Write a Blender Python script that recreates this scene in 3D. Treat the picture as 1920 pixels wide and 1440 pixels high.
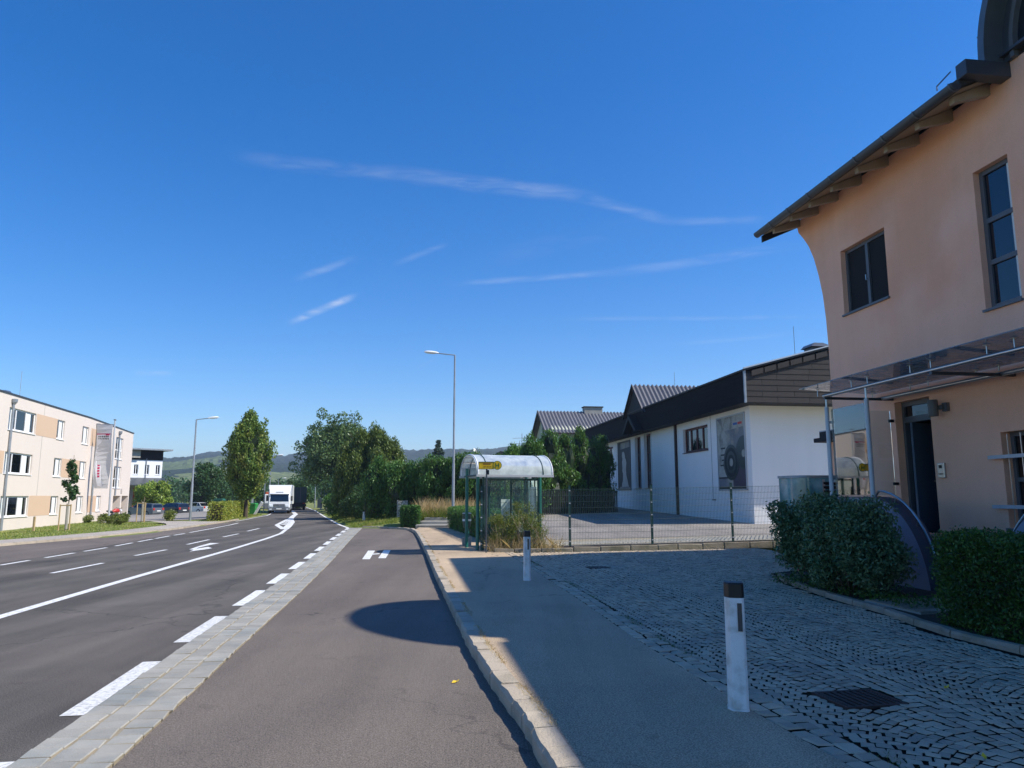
import bpy, math, random
import numpy as np
from mathutils import Vector, Matrix
R=math.radians
for o in list(bpy.data.objects): bpy.data.objects.remove(o)
scene=bpy.context.scene
COL=scene.collection
rng=np.random.default_rng(7); random.seed(7)

# ------------------------------------------------------------ camera, sky, sun, exposure
cam=bpy.data.cameras.new('camera'); camo=bpy.data.objects.new('camera',cam); COL.objects.link(camo)
cam.sensor_width=36; cam.lens=25.99; cam.clip_start=.05; cam.clip_end=20000
camo.location=(0,0,1.8); camo.rotation_euler=(R(90+8.6156),0,0); scene.camera=camo
SUN_AZ,SUN_EL=100.,46.0          # degrees clockwise from the view axis (+Y), degrees above the horizon
S=Vector((math.sin(R(SUN_AZ))*math.cos(R(SUN_EL)),math.cos(R(SUN_AZ))*math.cos(R(SUN_EL)),math.sin(R(SUN_EL))))
sl=bpy.data.lights.new('sun','SUN'); sl.energy=4.5; sl.angle=R(.53); sl.color=(1,.945,.86)
so=bpy.data.objects.new('sun',sl); COL.objects.link(so); so.rotation_euler=S.to_track_quat('Z','Y').to_euler(); so.location=(40,0,60)
scene.view_settings.view_transform='Standard'; scene.view_settings.look='None'; scene.view_settings.gamma=1
scene.view_settings.exposure=0.46
world=bpy.data.worlds.new('World'); scene.world=world; world.use_nodes=True
def build_world():
    nt=world.node_tree; nt.nodes.clear(); L=nt.links
    out=nt.nodes.new('ShaderNodeOutputWorld'); bg=nt.nodes.new('ShaderNodeBackground'); L.new(bg.outputs[0],out.inputs[0])
    sky=nt.nodes.new('ShaderNodeTexSky'); sky.sky_type='NISHITA'; sky.sun_disc=False
    sky.sun_elevation=R(SUN_EL); sky.sun_rotation=R(SUN_AZ); sky.altitude=300; sky.air_density=1.0; sky.dust_density=.25; sky.ozone_density=4.5
    bg.inputs[1].default_value=SKY_STRENGTH
    tc=nt.nodes.new('ShaderNodeTexCoord')
    def math_(op,a,b=None,c=None):
        n=nt.nodes.new('ShaderNodeMath'); n.operation=op
        for i,x in enumerate((a,b,c)):
            if x is None: continue
            if isinstance(x,(int,float)): n.inputs[i].default_value=x
            else: L.new(x,n.inputs[i])
        return n.outputs[0]
    def dot(v):
        n=nt.nodes.new('ShaderNodeVectorMath'); n.operation='DOT_PRODUCT'; L.new(tc.outputs['Generated'],n.inputs[0]); n.inputs[1].default_value=v; return n.outputs['Value']
    def ss(x,a,b):
        n=nt.nodes.new('ShaderNodeMapRange'); n.interpolation_type='SMOOTHSTEP'; L.new(x,n.inputs[0]); n.inputs[1].default_value=a; n.inputs[2].default_value=b; return n.outputs[0]
    def noise(sc,det,dist=0.,scale=(1,1,1)):
        m=nt.nodes.new('ShaderNodeMapping'); L.new(tc.outputs['Generated'],m.inputs[0]); m.inputs['Scale'].default_value=scale
        n=nt.nodes.new('ShaderNodeTexNoise'); L.new(m.outputs[0],n.inputs['Vector']); n.inputs['Scale'].default_value=sc; n.inputs['Detail'].default_value=det; n.inputs['Distortion'].default_value=dist; return n.outputs[0]
    fine=noise(26,10,1.2,(.6,1,3.4)); wob=noise(3.2,3); puff=noise(7,6,.5)
    total=None
    # thin ice-cloud streaks: two azimuth/elevation ends (degrees), half width, strength
    for (a0,e0,a1,e1,w,s) in STREAKS:
        p=Vector((math.sin(R(a0))*math.cos(R(e0)),math.cos(R(a0))*math.cos(R(e0)),math.sin(R(e0))))
        q=Vector((math.sin(R(a1))*math.cos(R(e1)),math.cos(R(a1))*math.cos(R(e1)),math.sin(R(e1))))
        n=p.cross(q).normalized(); t=(q-p).normalized()
        d=math_('ADD',dot(n),math_('MULTIPLY',math_('SUBTRACT',wob,.5),w*1.1+.004))
        d=math_('ABSOLUTE',d)
        across=math_('SUBTRACT',1.,ss(d,0.,w)); x=dot(t); x0,x1=p.dot(t),q.dot(t); ln=x1-x0
        along=math_('MULTIPLY',ss(x,x0-.05*ln,x0+.3*ln),math_('SUBTRACT',1.,ss(x,x1-.3*ln,x1+.05*ln)))
        front=math_('GREATER_THAN',dot((p+q).normalized()),.2)
        m=math_('MULTIPLY',math_('MULTIPLY',across,along),math_('MULTIPLY',front,s))
        total=m if total is None else math_('ADD',total,m)
    tex=math_('MULTIPLY',ss(fine,.22,.78),ss(puff,-.1,.5))
    fac=math_('MINIMUM',math_('MULTIPLY',math_('MULTIPLY',total,tex),.19),.6)
    mix=nt.nodes.new('ShaderNodeMixRGB'); L.new(fac,mix.inputs[0]); 
    hs=nt.nodes.new('ShaderNodeHueSaturation'); hs.inputs['Saturation'].default_value=SKY_SAT; hs.inputs['Hue'].default_value=.508; L.new(sky.outputs[0],hs.inputs['Color'])
    L.new(hs.outputs[0],mix.inputs[1]); mix.inputs[2].default_value=(CLOUD,CLOUD,CLOUD,1)
    L.new(mix.outputs[0],bg.inputs[0])
SKY_STRENGTH=.13; SKY_SAT=1.385; CLOUD=6.
STREAKS=[(-22,24.2,-9,24.0,.013,.45),(-13,24.3,7.5,22.4,.014,.8),(5.5,22.6,13,20.6,.010,.75),(12,20.7,20,20.0,.008,.5),
 (-5.4,16.3,9,17.0,.006,.75),(7,16.9,23,18.0,.010,.6),(-17,16.0,-12.3,17.9,.007,.9),(-17.3,12.6,-12.2,15.2,.007,2.2),(-9.5,17.6,-5,19.4,.006,.6),
 (2,13.6,24,12.6,.004,.5),(12,11.4,22,11.6,.004,.55),(-7.5,9.8,-6,10.5,.003,.5),(-27.5,8.4,-24.8,8.5,.005,.8),(-3,18,12,20.5,.02,.16)]
build_world()
scene.render.engine='CYCLES'

# ------------------------------------------------------------ materials
def lin(h):
    h=h.lstrip('#'); return tuple(((int(h[i:i+2],16)/255)/12.92 if int(h[i:i+2],16)/255<=.04045 else ((int(h[i:i+2],16)/255+.055)/1.055)**2.4) for i in (0,2,4))
M={}
class NT:
    def __init__(s,name):
        s.m=bpy.data.materials.new(name); s.m.use_nodes=True; s.t=s.m.node_tree; s.t.nodes.clear(); s.out=s.n('ShaderNodeOutputMaterial'); s._p=None
    def n(s,t,**k):
        x=s.t.nodes.new(t)
        for a,b in k.items(): setattr(x,a,b)
        return x
    def l(s,a,b): s.t.links.new(a,b)
    def pos(s):
        if s._p is None: s._p=s.n('ShaderNodeNewGeometry')
        return s._p.outputs['Position']
    def noise(s,sc,det=4,rough=.55,dist=0,scale=None,src=None):
        v=src or s.pos()
        if scale:
            m=s.n('ShaderNodeMapping'); s.l(v,m.inputs[0]); m.inputs['Scale'].default_value=scale; v=m.outputs[0]
        x=s.n('ShaderNodeTexNoise'); s.l(v,x.inputs['Vector']); x.inputs['Scale'].default_value=sc; x.inputs['Detail'].default_value=det; x.inputs['Roughness'].default_value=rough; x.inputs['Distortion'].default_value=dist
        return x.outputs[0]
    def mr(s,x,a,b,c,d,sm=False):
        n=s.n('ShaderNodeMapRange'); s.l(x,n.inputs[0])
        for i,v in enumerate((a,b,c,d)): n.inputs[1+i].default_value=v
        if sm: n.interpolation_type='SMOOTHSTEP'
        return n.outputs[0]
    def ma(s,op,a,b):
        n=s.n('ShaderNodeMath',operation=op)
        for i,x in enumerate((a,b)):
            if isinstance(x,(int,float)): n.inputs[i].default_value=x
            else: s.l(x,n.inputs[i])
        return n.outputs[0]
    def mix(s,f,a,b,mode='MIX'):
        n=s.n('ShaderNodeMixRGB',blend_type=mode)
        for i,x in enumerate((f,a,b)):
            if isinstance(x,(int,float)): n.inputs[i].default_value=x
            elif isinstance(x,tuple): n.inputs[i].default_value=(*x[:3],1)
            else: s.l(x,n.inputs[i])
        return n.outputs[0]
    def scale(s,col,f):
        n=s.n('ShaderNodeVectorMath',operation='SCALE'); 
        if isinstance(col,tuple): n.inputs[0].default_value=col[:3]
        else: s.l(col,n.inputs[0])
        s.l(f,n.inputs['Scale']); return n.outputs[0]
    def rand(s):
        g=s.n('ShaderNodeNewGeometry'); o=s.n('ShaderNodeObjectInfo'); return s.ma('FRACT',s.ma('ADD',g.outputs['Random Per Island'],o.outputs['Random']),0.)
    def bsdf(s,col,rough=.7,metal=0.,spec=.5,bump=None,bs=.1,bd=.02,**k):
        b=s.n('ShaderNodeBsdfPrincipled')
        if isinstance(col,tuple): b.inputs['Base Color'].default_value=(*col[:3],1)
        else: s.l(col,b.inputs['Base Color'])
        if isinstance(rough,(int,float)): b.inputs['Roughness'].default_value=rough
        else: s.l(rough,b.inputs['Roughness'])
        b.inputs['Metallic'].default_value=metal; b.inputs['Specular IOR Level'].default_value=spec
        for a,v in k.items(): b.inputs[a.replace('_',' ')].default_value=v
        if bump is not None:
            u=s.n('ShaderNodeBump'); u.inputs['Strength'].default_value=bs; u.inputs['Distance'].default_value=bd; s.l(bump,u.inputs['Height']); s.l(u.outputs[0],b.inputs['Normal'])
        s.l(b.outputs[0],s.out.inputs[0]); return b
def mat(name,c,rough=.7,var=.12,sc=2.,fine=.06,fsc=40.,rnd=0.,metal=0.,spec=.5,bump=0.,bsc=60.,bd=.01,tint=None,tsc=.6,tamt=.5,streak=0.):
    """general procedural surface: large and fine noise, random step per piece, optional second tint, drip streaks, relief"""
    if isinstance(c,str): c=lin(c)
    if isinstance(tint,str): tint=lin(tint)
    t=NT(name); col=c
    if tint: col=t.mix(t.mr(t.noise(tsc,5),.45,.68,0,tamt,True),c,tint)
    f=t.ma('ADD',t.mr(t.noise(sc,5),.25,.75,1-var,1+var),t.mr(t.noise(fsc,3),.2,.8,-fine,fine))
    if streak: f=t.ma('ADD',f,t.mr(t.noise(2.2,5,scale=(1,1,.06)),.3,.7,-streak,streak))
    if rnd: f=t.ma('MULTIPLY',f,t.mr(t.rand(),0,1,1-rnd,1+rnd))
    col=t.scale(col,f)
    t.bsdf(col,rough,metal,spec,bump=t.noise(bsc,4) if bump else None,bs=bump,bd=bd); M[name]=t.m; return t.m
def m_asphalt(name,c,tint,worn=.1,speck=.6,grain=260.,crack=.55):
    t=NT(name)
    col=t.mix(t.mr(t.noise(.35,6,dist=.6),.35,.65,0,1,True),lin(c),lin(tint))
    v=t.ma('ADD',t.mr(t.noise(1.3,6,scale=(1,.25,1)),.3,.7,1-worn,1+worn),t.mr(t.noise(grain,2),.3,.7,-.55,.55))
    v=t.ma('ADD',v,t.mr(t.noise(48,3),.3,.7,-.2,.2))
    v=t.ma('ADD',v,t.mr(t.noise(.9,5,scale=(1,.045,1)),.35,.65,-worn*1.3,worn*1.3)); v=t.ma('SUBTRACT',v,t.mr(t.noise(2.6,4,.5,.4),.63,.72,0,.16,True))
    col=t.scale(col,v)
    vo=t.n('ShaderNodeTexVoronoi'); t.l(t.pos(),vo.inputs['Vector']); vo.inputs['Scale'].default_value=42
    wn=t.n('ShaderNodeTexWhiteNoise'); t.l(vo.outputs['Color'],wn.inputs['Vector'])
    sp=t.ma('MULTIPLY',t.mr(vo.outputs['Distance'],.05,.14,1,0),t.mr(wn.outputs['Value'],.93,.95,0,speck))
    col=t.mix(sp,col,(.5,.49,.46))
    if crack:
        vc=t.n('ShaderNodeTexVoronoi',feature='DISTANCE_TO_EDGE'); wv=t.n('ShaderNodeVectorMath',operation='ADD'); t.l(t.pos(),wv.inputs[0]); nn=t.n('ShaderNodeTexNoise'); t.l(t.pos(),nn.inputs['Vector']); nn.inputs['Scale'].default_value=2.2; nn.inputs['Detail'].default_value=6; t.l(nn.outputs['Color'],wv.inputs[1]); t.l(wv.outputs[0],vc.inputs['Vector']); vc.inputs['Scale'].default_value=.13
        cm=t.ma('MULTIPLY',t.mr(vc.outputs['Distance'],.001,.0035,1,0),t.mr(t.noise(.22,2),.44,.54,0,crack)); col=t.mix(cm,col,(.02,.02,.02))
    t.bsdf(col,.86,0,.35,bump=t.ma('ADD',t.noise(grain,2),t.noise(60,3)),bs=.5,bd=.006); M[name]=t.m
def m_leaf(name,c1,c2,c3=None,trans=.28,rough=.45,bright=1.):
    t=NT(name); r=t.rand()
    col=t.mix(r,tuple(x*bright for x in lin(c1)),tuple(x*bright for x in lin(c2)))
    if c3: col=t.mix(t.mr(t.noise(.9,4),.5,.72,0,.85,True),col,tuple(x*bright for x in lin(c3)))
    b=t.bsdf(col,rough,0,.35)
    tr=t.n('ShaderNodeBsdfTranslucent'); t.l(t.mix(.5,col,(.16,.22,.02)),tr.inputs[0])
    mx=t.n('ShaderNodeMixShader'); mx.inputs[0].default_value=trans; t.l(b.outputs[0],mx.inputs[1]); t.l(tr.outputs[0],mx.inputs[2]); t.l(mx.outputs[0],t.out.inputs[0]); M[name]=t.m
def m_glass(name,tint=(.9,.96,.94),refl=1.0,dirt=0.,dcol=(.6,.62,.6)):
    t=NT(name); fr=t.n('ShaderNodeFresnel'); fr.inputs[0].default_value=1.5
    tr=t.n('ShaderNodeBsdfTransparent'); tr.inputs[0].default_value=(*tint,1)
    gl=t.n('ShaderNodeBsdfGlossy'); gl.inputs['Roughness'].default_value=.02; gl.inputs[0].default_value=(1,1,1,1)
    mx=t.n('ShaderNodeMixShader'); t.l(t.ma('MULTIPLY',fr.outputs[0],refl),mx.inputs[0]); t.l(tr.outputs[0],mx.inputs[1]); t.l(gl.outputs[0],mx.inputs[2]); o=mx.outputs[0]
    if dirt:
        df=t.n('ShaderNodeBsdfDiffuse'); df.inputs[0].default_value=(*dcol,1)
        tl=t.n('ShaderNodeBsdfTranslucent'); tl.inputs[0].default_value=(*dcol,1)
        m0=t.n('ShaderNodeMixShader'); m0.inputs[0].default_value=.4; t.l(df.outputs[0],m0.inputs[1]); t.l(tl.outputs[0],m0.inputs[2])
        m2=t.n('ShaderNodeMixShader'); t.l(t.mr(t.noise(3,6),.3,.7,dirt*.6,dirt*1.3),m2.inputs[0]); t.l(o,m2.inputs[1]); t.l(m0.outputs[0],m2.inputs[2]); o=m2.outputs[0]
    t.l(o,t.out.inputs[0]); M[name]=t.m
def m_pane(name,c='#0b0f14',rough=.03,wob=.0):
    t=NT(name); t.bsdf(lin(c),rough,0,.9,bump=t.noise(1.1,2),bs=.02+wob,bd=.02); M[name]=t.m

m_asphalt('asphalt','#54504a','#605a53',.19,.6,105.); m_asphalt('bay','#665e56','#6d645b',.10,.9,95.); m_asphalt('bay_left','#665e57','#6e655d',.08,.5,120.)
m_asphalt('pavement','#ab977d','#b9a386',.09,.7,85.); m_asphalt('pavement_left','#a39a90','#b0a79a',.07,.3,150.); m_asphalt('yard','#87817a','#948d84',.12,.2,120.)
mat('paint','#e9e8e2',.6,.08,6,.10,120,tint='#9a9995',tsc=14,tamt=.6,bump=.15,bsc=200)
mat('paint_worn','#dcdbd5',.7,.1,8,.14,150,tint='#8a898a',tsc=26,tamt=.6,bump=.2,bsc=200)
mat('granite','#9b988e',.8,.1,5,.28,160,rnd=.13,bump=.35,bsc=90,tint='#7d827f',tsc=1.2,tamt=.6)
mat('kerb_granite','#b1a490',.85,.12,4,.26,150,rnd=.10,bump=.6,bsc=45,bd=.02,tint='#8b836f',tsc=2.2,tamt=.5)
mat('cobble','#b8a68c',.72,.12,3,.22,150,rnd=.2,bump=.5,bsc=70,tint='#9a8f7e',tsc=1.4,tamt=.7)
mat('joint','#14120e',.95,.25,6,.3,90,bump=.6,bsc=60,spec=.1,tint='#1f2612',tsc=1.1,tamt=.8)
mat('sand_joint','#958a74',.95,.15,7,.25,120,bump=.6,bsc=80,tint='#8d8470',tsc=3)
mat('soil','#3a3023',.95,.25,5,.3,60,bump=.8,bsc=40,bd=.04)
mat('concrete','#a09c92',.85,.12,3,.1,80,bump=.25,bsc=60,tint='#7d7a70',tsc=1.5)
mat('stone_edge','#958b7a',.85,.15,4,.2,90,rnd=.1,bump=.6,bsc=40,bd=.02,tint='#5f6048',tsc=2.5,tamt=.6)
mat('stucco_peach','#fdc0a0',.9,.06,.7,.09,55,bump=.35,bsc=140,bd=.006,tint='#f3ad88',tsc=.45,tamt=.8,streak=.03)
mat('stucco_white','#f0eeea',.9,.03,.8,.02,60,bump=.2,bsc=120,bd=.005,streak=.02,tint='#e8e6e1',tsc=.4)
mat('stucco_cream','#d8ccc0',.9,.02,.5,.02,60,bump=.15,bsc=90,streak=.015)
mat('stucco_tan','#cdb094',.9,.02,.5,.02,60,bump=.15,bsc=90)
mat('stucco_green','#c3c7ad',.9,.03,.6,.02,40)
mat('frame_grey','#5e6064',.45,.05,3,.02,60,metal=.0); mat('frame_brown','#5a2c24',.55,.1,4,.05,60); mat('frame_white','#ebebea',.45,.02)
mat('zinc','#6a7076',.42,.12,2,.05,30,metal=.55,tint='#555c63',tsc=.9); mat('zinc_dark','#4a5057',.45,.1,2,.05,30,metal=.4)
mat('dark_sheet','#191b1f',.75,.15,2,.05,30); mat('black','#101114',.5,.1,3,.05,60); mat('rubber','#17181a',.8,.1,9,.05,60)
mat('wood_grey','#ab9c8c',.8,.1,3,.08,50,rnd=.06,tint='#9a8a6b',tsc=2); mat('soffit','#a8977c',.85,.1,3,.08,50)
mat('steel','#b9bcbe',.28,.06,4,.03,60,metal=.9); mat('galv','#9aa0a5',.5,.08,2,.06,20,metal=.5,tint='#80878d',tsc=3); mat('galv_light','#b7bcc0',.5,.05,2,.04,20,metal=.3)
mat('cheek','#6c8198',.5,.07,1.3,.03,50,tint='#5b6d84',tsc=.8); mat('cheek_rim','#3c4654',.5,.08,2,.03,50)
mat('door_blue','#536274',.5,.06,2,.02,50); mat('unlit_interior','#1b1b1d',.9,.1,2,.02,20); mat('shelf','#9a9ba0',.6,.1,3,.03,30)  # near-black room tone: the darkness of unlit rooms is put into the colour
mat('shingle_black','#17171a',.85,.15,2,.08,40,rnd=.2,spec=.2); mat('shingle_brown','#332e2b',.8,.12,2,.08,40,rnd=.13,streak=.06)
mat('corrugated','#626369',.8,.1,1,.06,30,streak=.08,tint='#5c5d63',tsc=.5); mat('brown_pipe','#33211d',.5,.1,3,.05,40)
mat('fence_green','#17423f',.45,.08,4,.03,60); mat('shelter_green','#1f6a5f',.4,.08,3,.03,60); mat('wire_green','#2c4a49',.5,.05,4,.03,60)
mat('post_white','#e6e4e0',.5,.05,4,.05,80,tint='#a8a294',tsc=7,tamt=.55,streak=.05); mat('post_black','#0b0b0d',.45,.1,5,.05,60); mat('reflector','#4b4f55',.25,.2,60,.2,200,metal=.5)
mat('sign_yellow','#f2c200',.45,.03); mat('sign_green','#1d6a2c',.5,.04); mat('sign_text','#9a6a10',.5,.04); mat('sign_red','#c22018',.5,.05); mat('sign_blue','#1c4f9a',.5,.05)
mat('rust','#5b3a2a',.8,.2,8,.15,90,bump=.3,bsc=80); mat('iron','#4a3a34',.65,.2,9,.12,90,metal=.4,bump=.3,bsc=90)
mat('bark','#54483a',.9,.2,5,.2,40,bump=.8,bsc=20,bd=.03); mat('bark_light','#8d8068',.9,.15,5,.15,40,bump=.5,bsc=25); mat('stake','#b39a70',.85,.1,4,.1,50)
mat('truck_white','#e9ebea',.3,.02,2,.01,30,spec=.6); mat('plastic_grey','#6e7378',.55,.06); mat('trailer','#3a494d',.6,.12,1,.05,20); mat('lamp_lens','#dfe6ea',.15,.02,spec=.8)
mat('car_grey','#6d7377',.28,.02,spec=.7,metal=.4); mat('car_dark','#3a3d41',.25,.02,spec=.7,metal=.3); mat('car_silver','#c6c9c8',.25,.02,spec=.7,metal=.3); mat('car_black','#14171b',.2,.02,spec=.8); mat('car_blue','#28435e',.25,.02,spec=.7,metal=.2); mat('red_paint','#b02a22',.4,.06); mat('orange','#a8481c',.7,.15,2); mat('bin_green','#2c8a3c',.5,.06); mat('container_green','#1d5a48',.55,.06); mat('teal','#3f8288',.12,.25,2,.05,8,spec=.8,tint='#b7d3d3',tsc=1.3)
mat('banner_white','#e7e6ea',.75,.03); mat('banner_grey','#c9c8c9',.75,.04); mat('banner_pink','#c4265a',.7,.05)
mat('print_dark','#26282b',.6,.15,1.5,.15,20); mat('print_light','#a9a79d',.6,.2,1.3,.15,16,tint='#6f6f68',tsc=1.5,tamt=.9); mat('print_mid','#75767a',.6,.25,1.1,.2,12,tint='#a59e8c',tsc=.9,tamt=.9); mat('print_plum','#4a414c',.6,.2,3,.15,30); mat('vinyl','#343b3f',.35,.12,6,.1,30); mat('statue_print','#b3b1a8',.7,.15,3,.12,20)
mat('paper','#e4e6e2',.7,.05); mat('lichen','#77776b',.9,.3,9,.3,40,tint='#d3d2c6',tsc=13,tamt=.9); mat('grass_ground','#6f7a3a',.95,.2,1.5,.2,40,bump=.6,bsc=30,bd=.05,tint='#9a9255',tsc=.35,tamt=.8)
mat('parking','#8b8680',.9,.1,.4,.08,20,tint='#9d968b',tsc=.3); mat('roof_dark','#33302f',.7,.15,2,.08,30)
m_pane('pane'); m_pane('pane_blue','#101a24'); m_pane('pane_wind','#0f1a22',.05)
m_glass('glass',(.93,.97,.96),1.0); m_glass('glass_green',(.88,.95,.93),1.0,.05,(.6,.7,.67)); m_glass('glass_grey',(.82,.86,.87),1.5,.38,(.5,.53,.52)); m_glass('glass_screen',(.88,.92,.91),2.8); m_glass('acrylic',(.90,.95,.94),.8,.62,(.82,.87,.85))
m_leaf('leaf_laurel','#2e4a2c','#7a9468','#486a44',.15,.32); m_leaf('leaf_box','#213f18','#557a30','#2c4c1e',.2,.45)
m_leaf('leaf_horn','#4a7030','#8a9c48','#8f8a40',.3); m_leaf('leaf_big','#3c5a2e','#728b54','#88a06e',.28,.4); m_leaf('leaf_yew','#3f5a28','#7f8c42','#586f32',.22)
m_leaf('leaf_thuja','#305a2a','#648d3e','#42742f',.26); m_leaf('leaf_shade','#18260f','#22341a',None,.1); m_leaf('leaf_dark','#2c4a2c','#4b6d3c','#3a5a34',.22); m_leaf('leaf_light','#6a8c34','#a1b04c','#84a03e',.3)
m_leaf('leaf_hedge','#6f8a2e','#b3ad4a','#8fa03c',.3); m_leaf('leaf_weed','#4c6426','#8f9048','#6a7c30',.3); m_leaf('leaf_conifer','#2c4234','#4a6048',None,.1)
m_leaf('blade','#5f7c2c','#9aa44a','#b0a25c',.3); m_leaf('blade_dry','#c2a676','#e0c79c','#b09066',.35); m_leaf('blade_moss','#39561e','#5f7a30',None,.2); m_leaf('petal','#e8b820','#f0cc40',None,.2)
# ------------------------------------------------------------ helpers
FR={}
def setp(o,label=None,cat=None,group=None,kind=None):
    if label: o['label']=label
    if cat: o['category']=cat
    if group: o['group']=group
    if kind: o['kind']=kind
    return o
def thing(name,label,cat,loc=(0,0,0),rz=0.,group=None):
    o=bpy.data.objects.new(name,None); COL.objects.link(o); o.location=loc; o.rotation_euler=(0,0,rz); o.empty_display_size=.2
    FR[o]=(Matrix.Translation(loc)@Matrix.Rotation(rz,4,'Z')).inverted(); return setp(o,label,cat,group)
def root(o):
    while o.parent: o=o.parent
    return o
def link(name,me,mt,parent=None,smooth=False):
    o=bpy.data.objects.new(name,me); COL.objects.link(o)
    if mt is not None and not me.materials: me.materials.append(M[mt])
    if parent is not None: o.parent=parent
    return o
class MB:
    def __init__(s,frame=None): s.v=[]; s.f=[]; s.fr=frame
    def add(s,vs,fs):
        o=len(s.v); s.v+=[tuple(x) for x in vs]; s.f+=[tuple(i+o for i in f) for f in fs]; return s
    def box(s,x0,y0,z0,x1,y1,z1):
        return s.add([(x0,y0,z0),(x1,y0,z0),(x1,y1,z0),(x0,y1,z0),(x0,y0,z1),(x1,y0,z1),(x1,y1,z1),(x0,y1,z1)],[(0,3,2,1),(4,5,6,7),(0,1,5,4),(1,2,6,5),(2,3,7,6),(3,0,4,7)])
    def obox(s,c,sz,rz=0.,rx=0.,ry=0.):
        m=Matrix.Translation(c)@Matrix.Rotation(rz,4,'Z')@Matrix.Rotation(ry,4,'Y')@Matrix.Rotation(rx,4,'X'); h=[x/2 for x in sz]
        return s.add([m@Vector((a*h[0],b*h[1],d*h[2])) for a,b,d in [(-1,-1,-1),(1,-1,-1),(1,1,-1),(-1,1,-1),(-1,-1,1),(1,-1,1),(1,1,1),(-1,1,1)]],[(0,3,2,1),(4,5,6,7),(0,1,5,4),(1,2,6,5),(2,3,7,6),(3,0,4,7)])
    def quad(s,*p): return s.add(p,[tuple(range(len(p)))])
    def ext(s,pts,vec):
        n=len(pts); q=[tuple(p[i]+vec[i] for i in range(3)) for p in pts]
        return s.add(list(pts)+q,[tuple(range(n))[::-1],tuple(range(n,2*n))]+[(i,(i+1)%n,n+(i+1)%n,n+i) for i in range(n)])
    def tube(s,pts,r,n=8,cap=True):
        pts=[Vector(p) for p in pts]; rs=r if isinstance(r,(list,tuple)) else [r]*len(pts); vs=[]; fs=[]; k=len(pts)
        up=None
        for i,p in enumerate(pts):
            d=(pts[min(i+1,k-1)]-pts[max(i-1,0)]).normalized()
            if up is None: up=Vector((0,0,1)) if abs(d.z)<.9 else Vector((1,0,0))
            a=(up-d*up.dot(d)).normalized(); up=a; b=d.cross(a)
            for j in range(n):
                t=2*math.pi*j/n; vs.append(p+(a*math.cos(t)+b*math.sin(t))*rs[i])
        for i in range(k-1):
            for j in range(n): fs.append((i*n+j,i*n+(j+1)%n,(i+1)*n+(j+1)%n,(i+1)*n+j))
        if cap: fs+= [tuple(range(n))[::-1],tuple(range((k-1)*n,k*n))]
        return s.add(vs,fs)
    def lathe(s,c,prof,n=16):
        vs=[];fs=[];k=len(prof)
        for r,z in prof:
            for j in range(n): t=2*math.pi*j/n; vs.append((c[0]+r*math.cos(t),c[1]+r*math.sin(t),c[2]+z))
        for i in range(k-1):
            for j in range(n): fs.append((i*n+j,i*n+(j+1)%n,(i+1)*n+(j+1)%n,(i+1)*n+j))
        fs+=[tuple(range(n))[::-1],tuple(range((k-1)*n,k*n))]; return s.add(vs,fs)
    def mesh(s,name,par=None,smooth=False):
        v=s.v
        if s.fr: v=[s.fr(*p) for p in v]
        if par is not None and root(par) in FR:
            m=FR[root(par)]; v=[m@Vector(p) for p in v]
        me=bpy.data.meshes.new(name); me.from_pydata([tuple(p) for p in v],[],s.f)
        if smooth:
            me.polygons.foreach_set('use_smooth',[True]*len(me.polygons)); me.set_sharp_from_angle(angle=R(38))
        me.update(); return me
    def build(s,name,mt,parent=None,smooth=False,bev=0.,kind=None,label=None):
        o=link(name,s.mesh(name,parent,smooth),mt,parent)
        if bev:
            b=o.modifiers.new('bevel','BEVEL'); b.width=bev; b.segments=2; b.limit_method='ANGLE'; b.angle_limit=R(40)
        if kind: o['kind']=kind
        if label: o['label']=label
        return o
def copy_tree(o,parent=None):
    c=o.copy(); COL.objects.link(c)
    if parent is not None: c.parent=parent
    if o in FR: FR[c]=FR[o]
    for ch in list(o.children): copy_tree(ch,c)
    return c
def struct(name,mb,mt,parent=None,smooth=False,bev=0.):
    return setp(mb.build(name,mt,parent,smooth,bev),kind='structure' if parent is None else None)
def sheet(mb,left,right,zf,ncol=1):
    """strip between two polylines of equal length, zf(x,y) gives the height"""
    vs=[];fs=[];w=ncol+1
    for (a,b) in zip(left,right):
        for j in range(w):
            t=j/ncol; x=a[0]+(b[0]-a[0])*t; y=a[1]+(b[1]-a[1])*t; vs.append((x,y,zf(x,y)))
    for i in range(len(left)-1):
        for j in range(ncol): fs.append((i*w+j,i*w+j+1,(i+1)*w+j+1,(i+1)*w+j))
    mb.add(vs,fs); return mb
def ribbon(mb,pts,w,z,off=0.):
    """flat painted line of width w along pts (x,y), offset sideways"""
    P=[Vector(p) for p in pts]; L=[];Rr=[]
    for i,p in enumerate(P):
        d=(P[min(i+1,len(P)-1)]-P[max(i-1,0)]).normalized(); nrm=Vector((d.y,-d.x))
        L.append(p+nrm*(off-w/2)); Rr.append(p+nrm*(off+w/2))
    return sheet(mb,[tuple(x) for x in L],[tuple(x) for x in Rr],lambda x,y:z)
def interp(tab):
    ys=[p[1] for p in tab]; xs=[p[0] for p in tab]; return lambda y: float(np.interp(y,ys,xs))
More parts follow.
